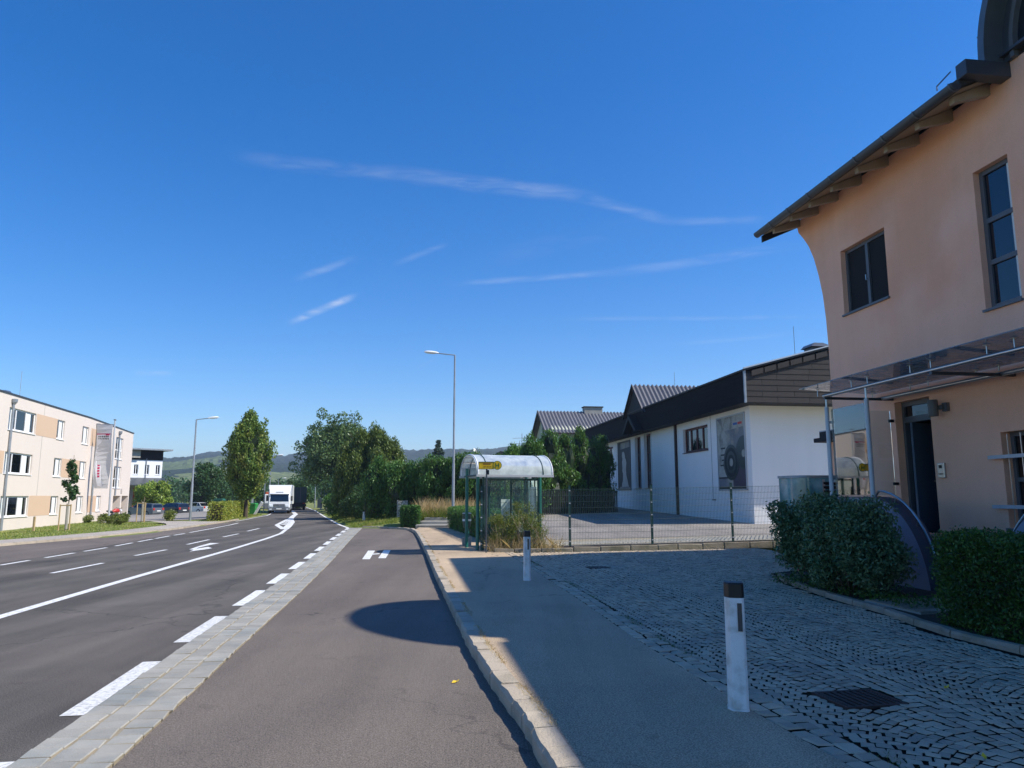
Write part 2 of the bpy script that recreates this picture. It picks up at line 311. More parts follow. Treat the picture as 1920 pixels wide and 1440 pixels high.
# facade openings -------------------------------------------------
def facade(mb,P,u0,u1,z0,z1,ops,depth=.18):
    us=sorted({u0,u1,*[o[0] for o in ops],*[o[1] for o in ops]}); zs=sorted({z0,z1,*[o[2] for o in ops],*[o[3] for o in ops]})
    us=[u for u in us if u0<=u<=u1]; zs=[z for z in zs if z0<=z<=z1]
    for a,b in zip(us,us[1:]):
        for c,d in zip(zs,zs[1:]):
            m,k=(a+b)/2,(c+d)/2
            if any(o[0]<m<o[1] and o[2]<k<o[3] for o in ops): continue
            mb.quad(P(a,0,c),P(b,0,c),P(b,0,d),P(a,0,d))
    for o in ops:
        a,b,c,d=o[:4]; e=o[4] if len(o)>4 else depth
        for (p,q,r,s) in (((a,c),(b,c),0,0),((b,c),(b,d),0,0),((b,d),(a,d),0,0),((a,d),(a,c),0,0)):
            mb.quad(P(p[0],0,p[1]),P(q[0],0,q[1]),P(q[0],e,q[1]),P(p[0],e,p[1]))
def pbox(mb,P,u0,u1,d0,d1,z0,z1):
    mb.add([P(u0,d0,z0),P(u1,d0,z0),P(u1,d1,z0),P(u0,d1,z0),P(u0,d0,z1),P(u1,d0,z1),P(u1,d1,z1),P(u0,d1,z1)],[(0,3,2,1),(4,5,6,7),(0,1,5,4),(1,2,6,5),(2,3,7,6),(3,0,4,7)]); return mb
def window(parent,P,u0,u1,z0,z1,d,us,zs,fw=.06,fm='frame_white',pm='pane',sill=.05,fd=.06,sm=None,name='window',curtain=None,sub=True):
    """us, zs: inner mullion fractions"""
    mb=MB()
    for (a,b,c,e) in ((u0,u1,z0,z0+fw),(u0,u1,z1-fw,z1),(u0,u0+fw,z0+fw,z1-fw),(u1-fw,u1,z0+fw,z1-fw)): pbox(mb,P,a,b,d,d+fd,c,e)
    U=[u0+fw]+[u0+(u1-u0)*t for t in us]+[u1-fw]; Z=[z0+fw]+[z0+(z1-z0)*t for t in zs]+[z1-fw]
    for t in us: x=u0+(u1-u0)*t; pbox(mb,P,x-fw*.6,x+fw*.6,d-.008,d+fd,z0+fw,z1-fw)
    for t in zs: x=z0+(z1-z0)*t; pbox(mb,P,u0+fw,u1-fw,d-.004,d+fd,x-fw*.5,x+fw*.5)
    w=mb.build(name,fm,parent)
    for a,b in zip(U,U[1:]):
        for c,e in zip(Z,Z[1:]):
            q=MB(); pbox(q,P,a,b,d+fd*.5,d+fd*.5+.012,c,e); q.build('pane',pm,w)
    if curtain:
        for (t0,t1) in curtain:
            q=MB(); n=7
            for i in range(n):
                a=u0+fw+(u1-u0-2*fw)*(t0+(t1-t0)*i/n); b=u0+fw+(u1-u0-2*fw)*(t0+(t1-t0)*(i+1)/n); z_=d+fd*.5-.012
                q.quad(P(a,z_-.006*(i%2),z0+fw),P(b,z_-.006*((i+1)%2),z0+fw),P(b,z_-.006*((i+1)%2),z1-fw),P(a,z_-.006*(i%2),z1-fw))
            q.build('curtain','paper',w)
    if sill:
        q=MB(); pbox(q,P,u0-.03,u1+.03,-sill,d,z0-.045,z0-.004); q.build('sill',sm or fm,w)
    return w
# foliage ----------------------------------------------------------
def leaves(name,P,S,mt,parent=None,bias=(0,0,0),asp=.5,long=None,kind=None,off=(0,0,0)):
    """many small leaf faces at points P (world), half length S; bias turns their normals, long aligns their long axis"""
    P=np.asarray(P,float); n=len(P); S=np.broadcast_to(np.asarray(S,float),(n,))
    N=rng.normal(size=(n,3))+np.asarray(bias,float); N/=np.linalg.norm(N,axis=1,keepdims=True)
    A=rng.normal(size=(n,3)) if long is None else rng.normal(size=(n,3))*.45+np.asarray(long,float)
    A-=N*(A*N).sum(1,keepdims=True); A/=np.linalg.norm(A,axis=1,keepdims=True)+1e-9; B=np.cross(N,A)
    s=S[:,None]; V=np.stack([P-A*s,P+B*s*asp-A*s*.15,P+A*s,P-B*s*asp-A*s*.15],1).reshape(-1,3)
    if parent is not None and root(parent) in FR:
        m=np.array(FR[root(parent)]); V=V@m[:3,:3].T+m[:3,3]
    me=bpy.data.meshes.new(name); me.vertices.add(4*n); me.vertices.foreach_set('co',V.astype(np.float32).ravel())
    me.loops.add(4*n); me.loops.foreach_set('vertex_index',np.arange(4*n,dtype=np.int32)); me.polygons.add(n); me.polygons.foreach_set('loop_start',np.arange(0,4*n,4,dtype=np.int32))
    me.update(calc_edges=True); o=link(name,me,mt,parent)
    if kind: o['kind']=kind
    return o
def shell(centers,radii,n,inner=.62,top=0.):
    """n points spread over the outer part of many lumps"""
    C=np.asarray(centers,float); Rr=np.asarray(radii,float); k=len(C)
    if Rr.ndim==1: Rr=np.repeat(Rr[:,None],3,1)
    area=(Rr[:,0]*Rr[:,2]+Rr[:,0]*Rr[:,1]+Rr[:,1]*Rr[:,2]); idx=rng.choice(k,n,p=area/area.sum())
    d=rng.normal(size=(n,3)); d[:,2]+=top; d/=np.linalg.norm(d,axis=1,keepdims=True)
    r=inner+(1.06-inner)*rng.random(n)**.6; r=r+(rng.random(n)<.1)*rng.random(n)*.32
    return C[idx]+d*Rr[idx]*r[:,None]
def crown_lumps(c,rad,k,lr,prof=None,fill=.8):
    """k lump centres inside an ellipsoid (or a profile of half width over height 0..1)"""
    out=[];rr=[]
    while len(out)<k:
        if prof is None:
            d=rng.normal(size=3); d/=np.linalg.norm(d); p=d*rng.random()**.38*fill; out.append([c[0]+p[0]*rad[0],c[1]+p[1]*rad[1],c[2]+p[2]*rad[2]])
        else:
            h=rng.random(); w=prof(h); a=rng.random()*6.283; q=rng.random()**.5*w*fill; out.append([c[0]+math.cos(a)*q*rad[0],c[1]+math.sin(a)*q*rad[1],c[2]+h*rad[2]])
        rr.append(lr*(.65+.7*rng.random()))
    return np.array(out),np.array(rr)
def trunk(parent,base,top,r0,r1,limbs=(),mt='bark',n=9):
    mb=MB(); b,t=Vector(base),Vector(top); pts=[b.lerp(t,i/5)+Vector((random.uniform(-.03,.03),random.uniform(-.03,.03),0))*(r0*8) for i in range(6)]
    mb.tube(pts,[r0*1.25]+[r0+(r1-r0)*i/5 for i in range(1,6)],n)
    for (f,dx,dy,dz) in limbs:
        s=b.lerp(t,f); e=s+Vector((dx,dy,dz)); m=s.lerp(e,.5)+Vector((0,0,.08*abs(dz))); mb.tube([s,m,e],[r0*.55,r0*.38,r0*.15],6)
    return mb.build('trunk',mt,parent,smooth=True)
def blades(name,P,h,mt,parent=None,w=.008,lean=.5,kind='stuff'):
    P=np.asarray(P,float); n=len(P); H=np.broadcast_to(np.asarray(h,float),(n,))*(.55+.8*rng.random(n))
    a=rng.random(n)*6.283; t=np.stack([np.cos(a),np.sin(a),0*a],1); l=rng.normal(size=(n,3))*lean; l[:,2]=1; l/=np.linalg.norm(l,axis=1,keepdims=True)
    Mid=P+l*H[:,None]*.55; l2=l.copy(); l2[:,:2]*=1.9; l2/=np.linalg.norm(l2,axis=1,keepdims=True); Tip=Mid+l2*H[:,None]*.5
    W=np.broadcast_to(np.asarray(w,float),(n,))[:,None]
    V=np.stack([P-t*W,P+t*W,Mid+t*W*.7,Tip,Mid-t*W*.7],1).reshape(-1,3)
    if parent is not None and root(parent) in FR:
        m=np.array(FR[root(parent)]); V=V@m[:3,:3].T+m[:3,3]
    me=bpy.data.meshes.new(name); me.vertices.add(5*n); me.vertices.foreach_set('co',V.astype(np.float32).ravel()); me.loops.add(5*n); me.loops.foreach_set('vertex_index',np.arange(5*n,dtype=np.int32)); me.polygons.add(n); me.polygons.foreach_set('loop_start',np.arange(0,5*n,5,dtype=np.int32)); me.update(calc_edges=True)
    o=link(name,me,mt,parent)
    if kind: o['kind']=kind
    return o
# the two street-front buildings share one grid: n = metres right of the camera square to their fronts, a = metres along them
AZ=R(-7.72); D0,D1=math.sin(AZ),math.cos(AZ); N0,N1=math.cos(AZ),-math.sin(AZ)
def PE(n,a,z): return (n*N0+a*D0,n*N1+a*D1,z)
def na(x,y): return (x*N0+y*N1,x*D0+y*D1)
# ------------------------------------------------------------ ground, roads, pavements
KERB=[(2.3,-8),(1.95,-6),(.72,2),(.26,4.9),(.1,5.96),(-.17,7.22),(-.5,9.02),(-.97,12.09),(-1.75,17.17),(-2.57,22.8),(-3.94,31.8),(-4.7,36.5),(-5.3,39.2)]
kerbR=interp(KERB+[(-9,300)])
XEt=[(4.4,-8),(4.0,-6),(2.12,4.9),(1.93,5.9),(1.71,7.32),(1.43,9.36),(1.07,12.7),(.58,16.58),(0,21.2),(-.62,25.2),(-1.37,29.85),(-2.9,39.7),(-3.0,42)]; XE=interp(XEt)
stripR=interp([(-.9,-8),(-2.2,2),(-2.68,5.28),(-2.87,6.65),(-3.26,9.23),(-3.94,14.07),(-4.95,20.69),(-6.83,32.17),(-8.5,42.81)])
roadR=interp([(-1.6,-8),(-2.9,2),(-3.38,5.28),(-3.57,6.65),(-3.96,9.23),(-4.64,14.07),(-5.65,20.69),(-7.53,32.17),(-9.2,42.81),(-10.79,47.53),(-16.77,67.43),(-24.81,94.8),(-36,130),(-62,190),(-120,280)])
kerbL=interp([(-19.1,-10),(-18.9,15),(-18.5,27),(-17.95,33),(-17.9,37),(-18.2,41),(-19.3,48.6),(-19.65,51),(-20.9,58),(-21.9,63),(-23.3,70.5),(-27.4,85.3),(-30.4,94.8),(-42.5,128),(-69,188),(-128,278)])
def fz(n,a=0): return .115+.02*max(0.,n-3.)
def yz(n,a):
    t=min(max((a-23.5)/12.5,0),1); return fz(n)+.02+(.40-fz(n)-.02)*t+max(0,a-36)*.0186
def gh(x,y):
    n,a=na(x,y)
    if x<kerbL(y):
        d=kerbL(y)-x; base=.05 if d<2 else .05-.4*min(1,(d-2)/11)
        return base-(.15*min(1,max(0,(d-13)/8)))
    if x<roadR(y): return -.12
    if y<42.5 and x<stripR(y)+.1: return -.12
    if y<40 and x<XE(y)-.05: return -.08
    if a<24.6: return -.1
    if n>4.2 and a>24.6 and n<60: return yz(min(n,18),min(a,80))-.08
    if y<42.3: return (.15+.02*min(3,x-XE(y))) if x>-3.2 else -.06
    d=x-roadR(y); return min(.55,-.05+.12*d)
def build_ground():
    def ax(lo,hi,step,far):
        v=list(np.arange(lo,hi+.01,step)); g=step; x=hi
        while x<far: g*=1.5; x+=g; v.append(x)
        g=step; x=lo
        while x>-far: g*=1.5; x-=g; v.insert(0,x)
        return v
    xs=ax(-60,40,1.,4000); ys=ax(-20,120,1.,4000); w=len(xs)
    vs=[(x,y,gh(x,y)) for y in ys for x in xs]; fs=[(j*w+i,j*w+i+1,(j+1)*w+i+1,(j+1)*w+i) for j in range(len(ys)-1) for i in range(w-1)]
    o=struct('ground',MB().add(vs,fs),'grass_ground'); o['label']='mown and dry grass ground around the road'
build_ground()
YS=[-8,-4,0,2,4,5,6,7,8,9,10,12,14,16,18,20,22,24,26,28,30,32,34,36,38,40,42,42.8]
rows=YS+[45,47.5,52,57,62,67.4,74,80,85.3,94.8,105,118,128,140,155,170,188,210,240,276]
road=struct('road',sheet(MB(),[(kerbL(y),y) for y in rows],[(roadR(y),y) for y in rows],lambda x,y:0.,8),'asphalt')
BE=lambda y: kerbR(y)+.05 if y<39.2 else float(np.interp(y,[39.2,40.7,41.7,42.4,42.95],[-5.25,-5.65,-6.5,-7.5,-8.5]))
bay=struct('bus_bay',sheet(MB(),[(stripR(y),y) for y in YS],[(BE(y),y) for y in YS],lambda x,y:.002,3),'bay')
lay=[y for y in rows if y<=52]
LD=interp([(-12.1,-8),(-12.7,10),(-13.44,19.9),(-14.26,26.58),(-15.15,31.8),(-15.58,34.3),(-15.78,36),(-16.6,41),(-18.15,49.9),(-20.6,56)])
struct('lay_by',sheet(MB(),[(kerbL(y)+.0,y) for y in lay],[(min(LD(y)-.35,kerbR(y)) if LD(y)-.35>kerbL(y) else kerbL(y)+.02,y) for y in lay],lambda x,y:.004,2),'bay_left')
pav=struct('pavement',sheet(MB(),[(kerbR(y)+.165,y) for y in YS if y<=39.2]+[(-5.0,40.4)],[(XE(y),y) for y in YS if y<=39.2]+[(-3.0,40.4)],lambda x,y:.13,2),'pavement')
pl=[y for y in rows if y<=56]
pavl=struct('pavement_far_side',sheet(MB(),[(kerbL(y)-(1.9 if y<46 else 1.9+(y-46)*.55),y) for y in pl],[(kerbL(y)-.16,y) for y in pl],lambda x,y:.085,2),'pavement_left')
struct('driveway',sheet(MB(),[(-32,58),(-36,66),(-41,76),(-46,90),(-48,112)],[(-22.0,57.2),(-25.4,64),(-28.6,76),(-31.8,90),(-37,112)],lambda x,y:gh(x,y)+.035 if gh(x,y)<.03 else .07,8),'parking')
# painted markings, each mark a piece of the road
Zm=.006
def mark(pts,name='lane_dash',w=.14,mt='paint'): return ribbon(MB(),pts,w,Zm).build(name,mt,road)
SOL=[(-5.0,-8),(-6.1,0),(-6.85,5.5),(-7.7,11.52),(-8.24,15.46),(-8.82,19.9),(-9.6,26),(-10.47,32.17),(-11.2,36.5),(-12.3,41)]
mark(SOL,'solid_line',.19)
for y0 in np.arange(3.35,41.5,3.1):
    ys=np.linspace(y0,y0+2.02,5); mark([(roadR(y)-.10,y) for y in ys],'edge_dash',.19,'paint_worn' if y0<11 else 'paint')
mark([(roadR(y)-.12,y) for y in np.linspace(42.8,120,40)],'edge_line',.17)
mark([(kerbL(y)+.35,y) for y in np.linspace(54,120,30)],'edge_line',.13)
MID=interp([(-9.6,5),(-10.84,17.87),(-11.08,20.53),(-11.49,23.06),(-11.68,25.54),(-12.18,28.32),(-12.61,31.4),(-12.81,33.42),(-13.15,36.22),(-13.68,38.94),(-14.15,42.11),(-14.8,46)])
for y0,y1 in [(7.7,10.3),(12.7,15.3),(17.87,20.53),(23.06,25.54),(28.32,31.4),(33.42,36.22),(38.94,42.11)]: mark([(MID(y),y) for y in np.linspace(y0,y1,4)],'lane_dash',.13)
for y0,y1 in [(15,16.5),(17.4,19),(19.9,21.36),(22.27,24.12),(24.81,26.58),(27.42,29.27),(29.95,31.78),(32.17,34.3),(34.9,36.5),(37.4,50.5)]: mark([(LD(y),y) for y in np.linspace(y0,y1,5)],'lay_by_dash' if y1<49 else 'edge_line',.13)
# hatched island
TIP,LOW,UPP=Vector((-14.72,47.08)),Vector((-12.45,41.2)),Vector((-19.3,66.5))
ribbon(MB(),[LOW,(-13.4,45),(-15.3,52.2),(-17.4,59),(-19.3,66),(-21.6,75),(-27,92)],.42,Zm).build('island_edge','paint',road)
ribbon(MB(),[LOW+Vector((-.1,.1)),TIP],.3,Zm+.003).build('island_edge','paint',road); ribbon(MB(),[TIP,(-17,56.5),UPP],.26,Zm+.003).build('island_edge','paint',road)
for i in range(7):
    t=.1+.11*i; a=TIP.lerp(UPP,t); b=Vector((-13.4,45)).lerp(Vector((-18.6,63.5)),t); ribbon(MB(),[a.lerp(b,.12),a.lerp(b,.86)],.32,Zm+.007).build('hatch_bar','paint',road)
# turn arrow and stop letter
MB().quad((-11.28,29.1,Zm),(-11.66,29.16,Zm),(-11.35,27.4,Zm),(-10.98,25.7,Zm),(-10.70,25.5,Zm),(-11.02,26.5,Zm),(-11.2,27.9,Zm)).build('turn_arrow','paint',road)
MB().quad((-10.86,26.0,Zm+.003),(-10.53,24.68,Zm+.003),(-10.40,25.9,Zm+.003),(-10.42,26.25,Zm+.003),(-10.84,26.95,Zm+.003)).build('turn_arrow','paint',road)
hm=MB()
for pts in ([(-4.30,21.72),(-4.08,21.72),(-4.55,25.1),(-4.78,25.1)],[(-3.90,22.05),(-3.68,22.05),(-4.06,25.3),(-4.29,25.3)],[(-4.41,23.25),(-4.13,23.55),(-4.19,23.95),(-4.45,23.65)]):
    hm.quad(*[(x,y,.008+.001*len(hm.f)) for x,y in pts])
hm.build('stop_letter_h','paint',bay)
# ---- granite drainage strip between lane and bay: three rows of setts
def sett_mesh(lx,ly,h,jit=.012,inset=.012):
    """one worn stone: lx across, ly along, top at z=0"""
    x,y=lx/2,ly/2; j=lambda s:random.uniform(-s,s)
    b=[(-x+j(jit),-y+j(jit)),(x+j(jit),-y+j(jit)),(x+j(jit),y+j(jit)),(-x+j(jit),y+j(jit))]
    v=[(p[0],p[1],-h) for p in b]+[(p[0],p[1],-inset*.9) for p in b]+[(p[0]*(1-inset/x),p[1]*(1-inset/y),j(.003)) for p in b]
    f=[(8,9,10,11)]+[(i,(i+1)%4,4+(i+1)%4,4+i) for i in range(4)]+[(4+i,4+(i+1)%4,8+(i+1)%4,8+i) for i in range(4)]
    return v,f
def side(me,f,mt,reps=1):
    """the flanks of a laid stone carry the dirt of the joint"""
    if len(f)!=9*reps: return
    me.materials.append(M['sand_joint' if mt=='granite' else 'joint']); idx=([0]+[1]*4+[0]*4)*reps; me.polygons.foreach_set('material_index',idx)
def pieces(name,parent,items,variants,mt,limit=300,key=None):
    """items: (x,y,z,rz,sx,sy,rx,ry). The nearest `limit` become objects sharing meshes, the rest one joined part"""
    items=sorted(items,key=key or (lambda t:t[0]**2+t[1]**2))
    mes=[]
    for v,f in variants:
        me=bpy.data.meshes.new(name); me.from_pydata(v,[],f); me.materials.append(M[mt]); side(me,f,mt); mes.append(me)
    inv=FR.get(root(parent))
    for i,(x,y,z,rz,sx,sy,rx,ry) in enumerate(items[:limit]):
        o=bpy.data.objects.new(name,mes[i%len(mes)]); COL.objects.link(o); o.parent=parent; o.location=(x,y,z); o.rotation_euler=(rx,ry,rz); o.scale=(sx,sy,1)
    rest=items[limit:]
    if rest:
        vs=[];fs=[];o=0
        for i,(x,y,z,rz,sx,sy,rx,ry) in enumerate(rest):
            v,f=variants[i%len(variants)]; c,s=math.cos(rz),math.sin(rz)
            for p in v: px,py=p[0]*sx,p[1]*sy; vs.append((x+px*c-py*s,y+px*s+py*c,z+p[2]+py*rx-px*ry))
            fs+=[tuple(k+o for k in q) for q in f]; o+=len(v)
        ob=link(name+'_field',bpy.data.meshes.new(name+'_field'),None,parent); ob.data.from_pydata(vs,[],fs); ob.data.materials.append(M[mt]); ob['kind']='stuff'
        if len(variants[0][1])==9: side(ob.data,fs,mt,len(rest))
strip=struct('drainage_strip',sheet(MB(),[(roadR(y)+.02,y) for y in YS],[(stripR(y)-.01,y) for y in YS],lambda x,y:.013,2),'sand_joint')
items=[]
for r_ in range(3):
    y=1.8+.07*r_
    while y<42.4:
        ln=random.uniform(.17,.27); ym=y+ln/2; x=roadR(ym)+(r_+.5)*.235; sl_=math.atan2(-(roadR(ym+.5)-roadR(ym-.5)),1.)
        items.append((x+random.uniform(-.006,.006),ym,.022+random.uniform(-.004,.004),sl_,.98,ln/.22-.045,random.uniform(-.015,.015),random.uniform(-.015,.015))); y+=ln
pieces('sett',strip,items,[sett_mesh(.220,.210,.09,.011,.008) for _ in range(8)],'granite')
# ---- kerb stones
kerb=struct('kerb',sheet(MB(),[(kerbR(y)+.03,y) for y in YS if y<=39.2],[(kerbR(y)+.21,y) for y in YS if y<=39.2],lambda x,y:.09,1),'joint')
def kerb_mesh():
    j=lambda s:random.uniform(-s,s); v=[];f=[];n=5
    for i in range(n):
        y=-.5+i/(n-1); a=j(.012); b=j(.010)
        v+=[(-.11+a,y,-.2),(-.11+a+j(.004),y,-.035),(-.085+a,y,b),(.11,y,b*.5),(.11,y,-.2)]
    for i in range(n-1):
        for k in range(4): f.append((i*5+k,(i+1)*5+k,(i+1)*5+k+1,i*5+k+1))
    f+=[(0,1,2,3,4),tuple((n-1)*5+k for k in (4,3,2,1,0))]; return v,f
KP=[(kerbR(y),y) for y in np.arange(-2,39.3,.5)]+[(-5.75,40.7),(-6.6,41.7),(-7.6,42.4),(-8.55,42.95)]
def along(path,lo,hi):
    """stones laid end to end along a path: mid point, heading, length"""
    seg=[(Vector(a),Vector(b)) for a,b in zip(path,path[1:])]; ls=[(b-a).length for a,b in seg]; tot=sum(ls); s=0.; out=[]
    def at(s):
        for (a,b),l in zip(seg,ls):
            if s<=l: return a.lerp(b,s/l)
            s-=l
        return seg[-1][1]
    while s<tot-.1:
        l=min(random.uniform(lo,hi),tot-s); p,q=at(s),at(min(s+l,tot)); d=q-p; out.append(((p+q)/2,math.atan2(-d.x,d.y),d.length)); s+=l
    return out
items=[(p.x+.09*math.cos(rz),p.y+.09*math.sin(rz),.136 if p.y<39.5 else .10,rz,.82,l-.012,0,0) for p,rz,l in along(KP,.3,.62)]
pieces('kerb_stone',kerb,items,[kerb_mesh() for _ in range(9)],'kerb_granite')
kl=[(kerbL(y)-.08,y) for y in np.arange(8,58,1.)]
kerb2=struct('kerb_far_side',sheet(MB(),[(x-.07,y) for x,y in kl],[(x+.05,y) for x,y in kl],lambda x,y:.06),'joint')
items=[(p.x,p.y,.095,rz,.7,l-.01,0,0) for p,rz,l in along(kl,.95,1.05)]
pieces('kerb_stone',kerb2,items,[kerb_mesh() for _ in range(5)],'kerb_granite')
# ---- cobbled forecourt: segmental arcs of small granite setts
fys=[y for y in YS if y<=22]+[22.6]
def fright(y):
    return (10.3-y*N1)/N0
fore=struct('forecourt',sheet(MB(),[(XE(y)-.02,y) for y in fys],[(fright(y),y) for y in fys],lambda x,y:fz(*na(x,y))-.005,14),'joint')
BED=interp([(6.6,-6),(6.35,3),(6.34,7.3),(6.3,8.6),(6.55,9.4),(6.7,11.4),(7.05,13.6),(7.6,14.9),(9.2,15.9),(10.4,16.3),(10.4,30)])
items=[]
Rr_,bay_w=1.12,1.5
for k in range(-1,8):
    nc=1.2+bay_w*k
    for j in range(-10,260):
        m=int(2*math.asin(bay_w/2/Rr_)*Rr_/.105); ph0=math.asin(bay_w/2/Rr_)
        for i in range(m):
            ph=-ph0+2*ph0*(i+.5+random.uniform(-.06,.06))/m; n_=nc+Rr_*math.sin(ph); a_=1.5+j*.102+Rr_*math.cos(ph)
            X,Y,_=PE(n_,a_,0)
            if X<XE(Y)+.30 or Y>22.5 or n_>BED(a_)-.12 or Y<2.6: continue
            if X/max(Y,.1)>.95: continue
            if ((X-2.88)**2+(Y-6.46)**2)<.36 and abs((X-2.88)*math.cos(.2)+(Y-6.46)*math.sin(.2))<.30 and abs(-(X-2.88)*math.sin(.2)+(Y-6.46)*math.cos(.2))<.26: continue
            sc=math.cos(ph); items.append((X,Y,fz(n_)+.006+random.gauss(0,.0022),AZ*-1-ph+random.gauss(0,.05),random.uniform(.93,1.0),sc*random.uniform(.9,.99),random.gauss(0,.010),random.gauss(0,.010)))
pieces('cobble',fore,items,[sett_mesh(.098,.093,.07,.010,.006) for _ in range(12)],'cobble')
# sett border between pavement and cobbles
items=[]
for off,sz in ((.07,.15),(.21,.13)):
    items+=[(p.x+off*math.cos(rz),p.y+off*math.sin(rz),.137+random.gauss(0,.004),rz+random.gauss(0,.03),1.,l/.16-.06,random.gauss(0,.02),random.gauss(0,.02)) for p,rz,l in along([(XE(y),y) for y in np.arange(2.5,24.2,.5)],.13,.2)]
pieces('border_sett',pav,items,[sett_mesh(.128,.155,.06,.016,.012) for _ in range(8)],'cobble')
# ---- yard behind the fence
def yard_sheet():
    A=np.linspace(24.2,82,30); mb=MB(); vs=[];fs=[]; w=16
    for a in A:
        for j in range(w):
            n=(3.2 if a<34 else 3.2+(a-34)*.12)+(40-3.2)*(j/(w-1))**1.6; vs.append(PE(n,a,yz(min(n,18),a)))
    for i in range(len(A)-1):
        for j in range(w-1): fs.append((i*w+j,i*w+j+1,(i+1)*w+j+1,(i+1)*w+j))
    struct('yard',mb.add(vs,fs),'yard')
yard_sheet()
fl=struct('yard_cobbles',sheet(MB(),[PE(3.4,24.45,0)[:2],PE(3.4,26.6,0)[:2]],[PE(14,24.6,0)[:2],PE(14,26.6,0)[:2]],lambda x,y:yz(*na(x,y))+.004,10),'sand_joint')
items=[]
for j in range(13):
    for i in range(66):
        n_=3.6+i*.155+(j%2)*.07; X,Y,_=PE(n_,24.62+j*.15,0); items.append((X,Y,yz(n_,25)+.018,-AZ+random.gauss(0,.04),1.02,1.0,0,0))
pieces('cobble',fl,items,[sett_mesh(.135,.13,.04,.012,.02) for _ in range(6)],'granite')
# ------------------------------------------------------------ peach-coloured office building on the right
def peach_building():
    t=thing('office_building','peach rendered office building with curved end wall, arched dormer and glass entrance canopy','building',PE(13,8,0),-AZ)
    F=lambda u,d,z:(10+d,u,z)
    mb=MB(PE); ops=[(14.05,15.7,6.0,7.54,.2),(10.68,11.47,5.05,7.6,.2),(10.28,11.42,1.27,2.88,.26),(13.1,14.16,1.08,3.73,.3),(7.6,8.8,5.05,7.6,.2),(6.0,7.6,1.27,2.88,.26)]
    facade(mb,F,-4,16.2,-.1,8.98,ops); facade(mb,F,6.4,10.58,8.98,9.26,[])
    cur=[(16.45,-.1),(16.45,5.4),(16.48,6.1),(16.55,6.7),(16.68,7.25),(16.85,7.75),(17.06,8.15),(17.3,8.45),(17.5,8.66),(17.6,8.98)]
    for (a,z),(b,y) in zip(cur,cur[1:]):
        mb.quad((10,16.2,z),(10,a,z),(10,b,y),(10,16.2,y)); mb.quad((10,a,z),(22,a,z),(22,b,y),(10,b,y))
    mb.quad((22,-4,-.1),(22,17.6,-.1),(22,17.6,8.9),(22,-4,8.9)); mb.quad((10,-4,-.1),(22,-4,-.1),(22,-4,8.98),(10,-4,8.98))
    mb.quad((10,-4,8.98),(16,-4,11.7),(22,-4,8.98)); mb.quad((10,17.6,8.98),(16,17.6,11.7),(22,17.6,8.98))
    mb.build('wall','stucco_peach',t)
    q=MB(PE)
    for (a0,a1,n0) in ((-4.6,6.5,9.18),(6.501,10.619,10.25),(10.62,18.0,9.18)):
        z0=8.72+(n0-9.18)*.45; q.ext([(n0,a0,z0),(16,a0,11.79),(22.8,a0,8.72),(22.8,a0,8.90),(16,a0,11.98),(n0,a0,z0+.18)],(0,a1-a0,0))
    rf=q.build('roof','roof_dark',t)
    q=MB(PE)
    for (a0,a1) in ((-4.5,6.3),(10.62,17.95)): q.quad((9.2,a0,8.70),(10.0,a0,9.05),(10.0,a1,9.05),(9.2,a1,8.70))
    q.build('soffit','soffit',t)
    for a in [17.45,16.55,15.67,14.74,13.78,12.8,11.86,10.95,5.6,4.6,3.6,2.6,1.6,.6]:
        MB(PE).ext([(9.28,a-.06,8.60),(9.28,a-.06,8.72),(10.0,a-.06,9.04),(10.0,a-.06,8.80)],(0,.12,0)).build('rafter','wood_grey',t)
    # ribs of the overhanging end
    MB(PE).ext([(9.2,17.9,8.52),(9.2,17.9,8.70),(16,17.9,11.74),(16,17.9,11.56)],(0,.08,0)).build('verge_board','dark_sheet',t)
    for a0,a1 in ((10.6,18.02),(-4.5,6.3)):
        g=MB(PE); vs=[];fs=[];k=9
        for i in range(k+1):
            an=math.pi*(1+i/k); x,z=9.1+.10*math.cos(an),8.78+.115*math.sin(an); vs+=[(x,a0,z),(x,a1,z)]
        vs+=[(9.19,a0,8.78),(9.19,a1,8.78),(9.19,a0,8.77),(9.19,a1,8.77)]
        for i in range(k): fs.append((2*i,2*i+1,2*i+3,2*i+2))
        fs+=[tuple(range(0,2*k+2,2)),tuple(range(1,2*k+3,2))]
        gu=g.add(vs,fs).build('gutter','zinc_dark',t,smooth=True)
        a=a0+.05
        while a<a1:
            b=MB(PE); b.tube([(9.1+.112*math.cos(math.pi*(1+i/8)),a,8.785+.127*math.sin(math.pi*(1+i/8))) for i in range(9)],.014,5); b.build('gutter_bracket','zinc',gu); a+=.93
    MB(PE).box(9.16,10.42,8.86,10.06,10.66,9.13).build('flashing','zinc_dark',t,bev=.01)
    MB(PE).tube([(9.1,11.05,8.9),(9.1,11.05,8.98),(9.1,10.7,9.05)],.012,5).build('snow_hook','zinc',t)
    # arched dormer
    def arc(r,c=9.3,k=28,base=9.13):
        p=[(8.5-r,base)]+[(8.5-r*math.cos(math.pi*i/k),c+r*math.sin(math.pi*i/k)) for i in range(k+1)]+[(8.5+r,base)]; return p
    def ring(mb,r0,r1,n0,n1):
        A,B=arc(r0),arc(r1); vs=[];fs=[]
        for (p,q_) in zip(A,B): vs+=[(n0,p[0],p[1]),(n1,p[0],p[1]),(n1,q_[0],q_[1]),(n0,q_[0],q_[1])]
        for i in range(len(A)-1):
            for j in range(4): fs.append((4*i+j,4*i+(j+1)%4,4*i+4+(j+1)%4,4*i+4+j))
        fs+=[(0,1,2,3),tuple(4*(len(A)-1)+j for j in (3,2,1,0))]; return mb.add(vs,fs)
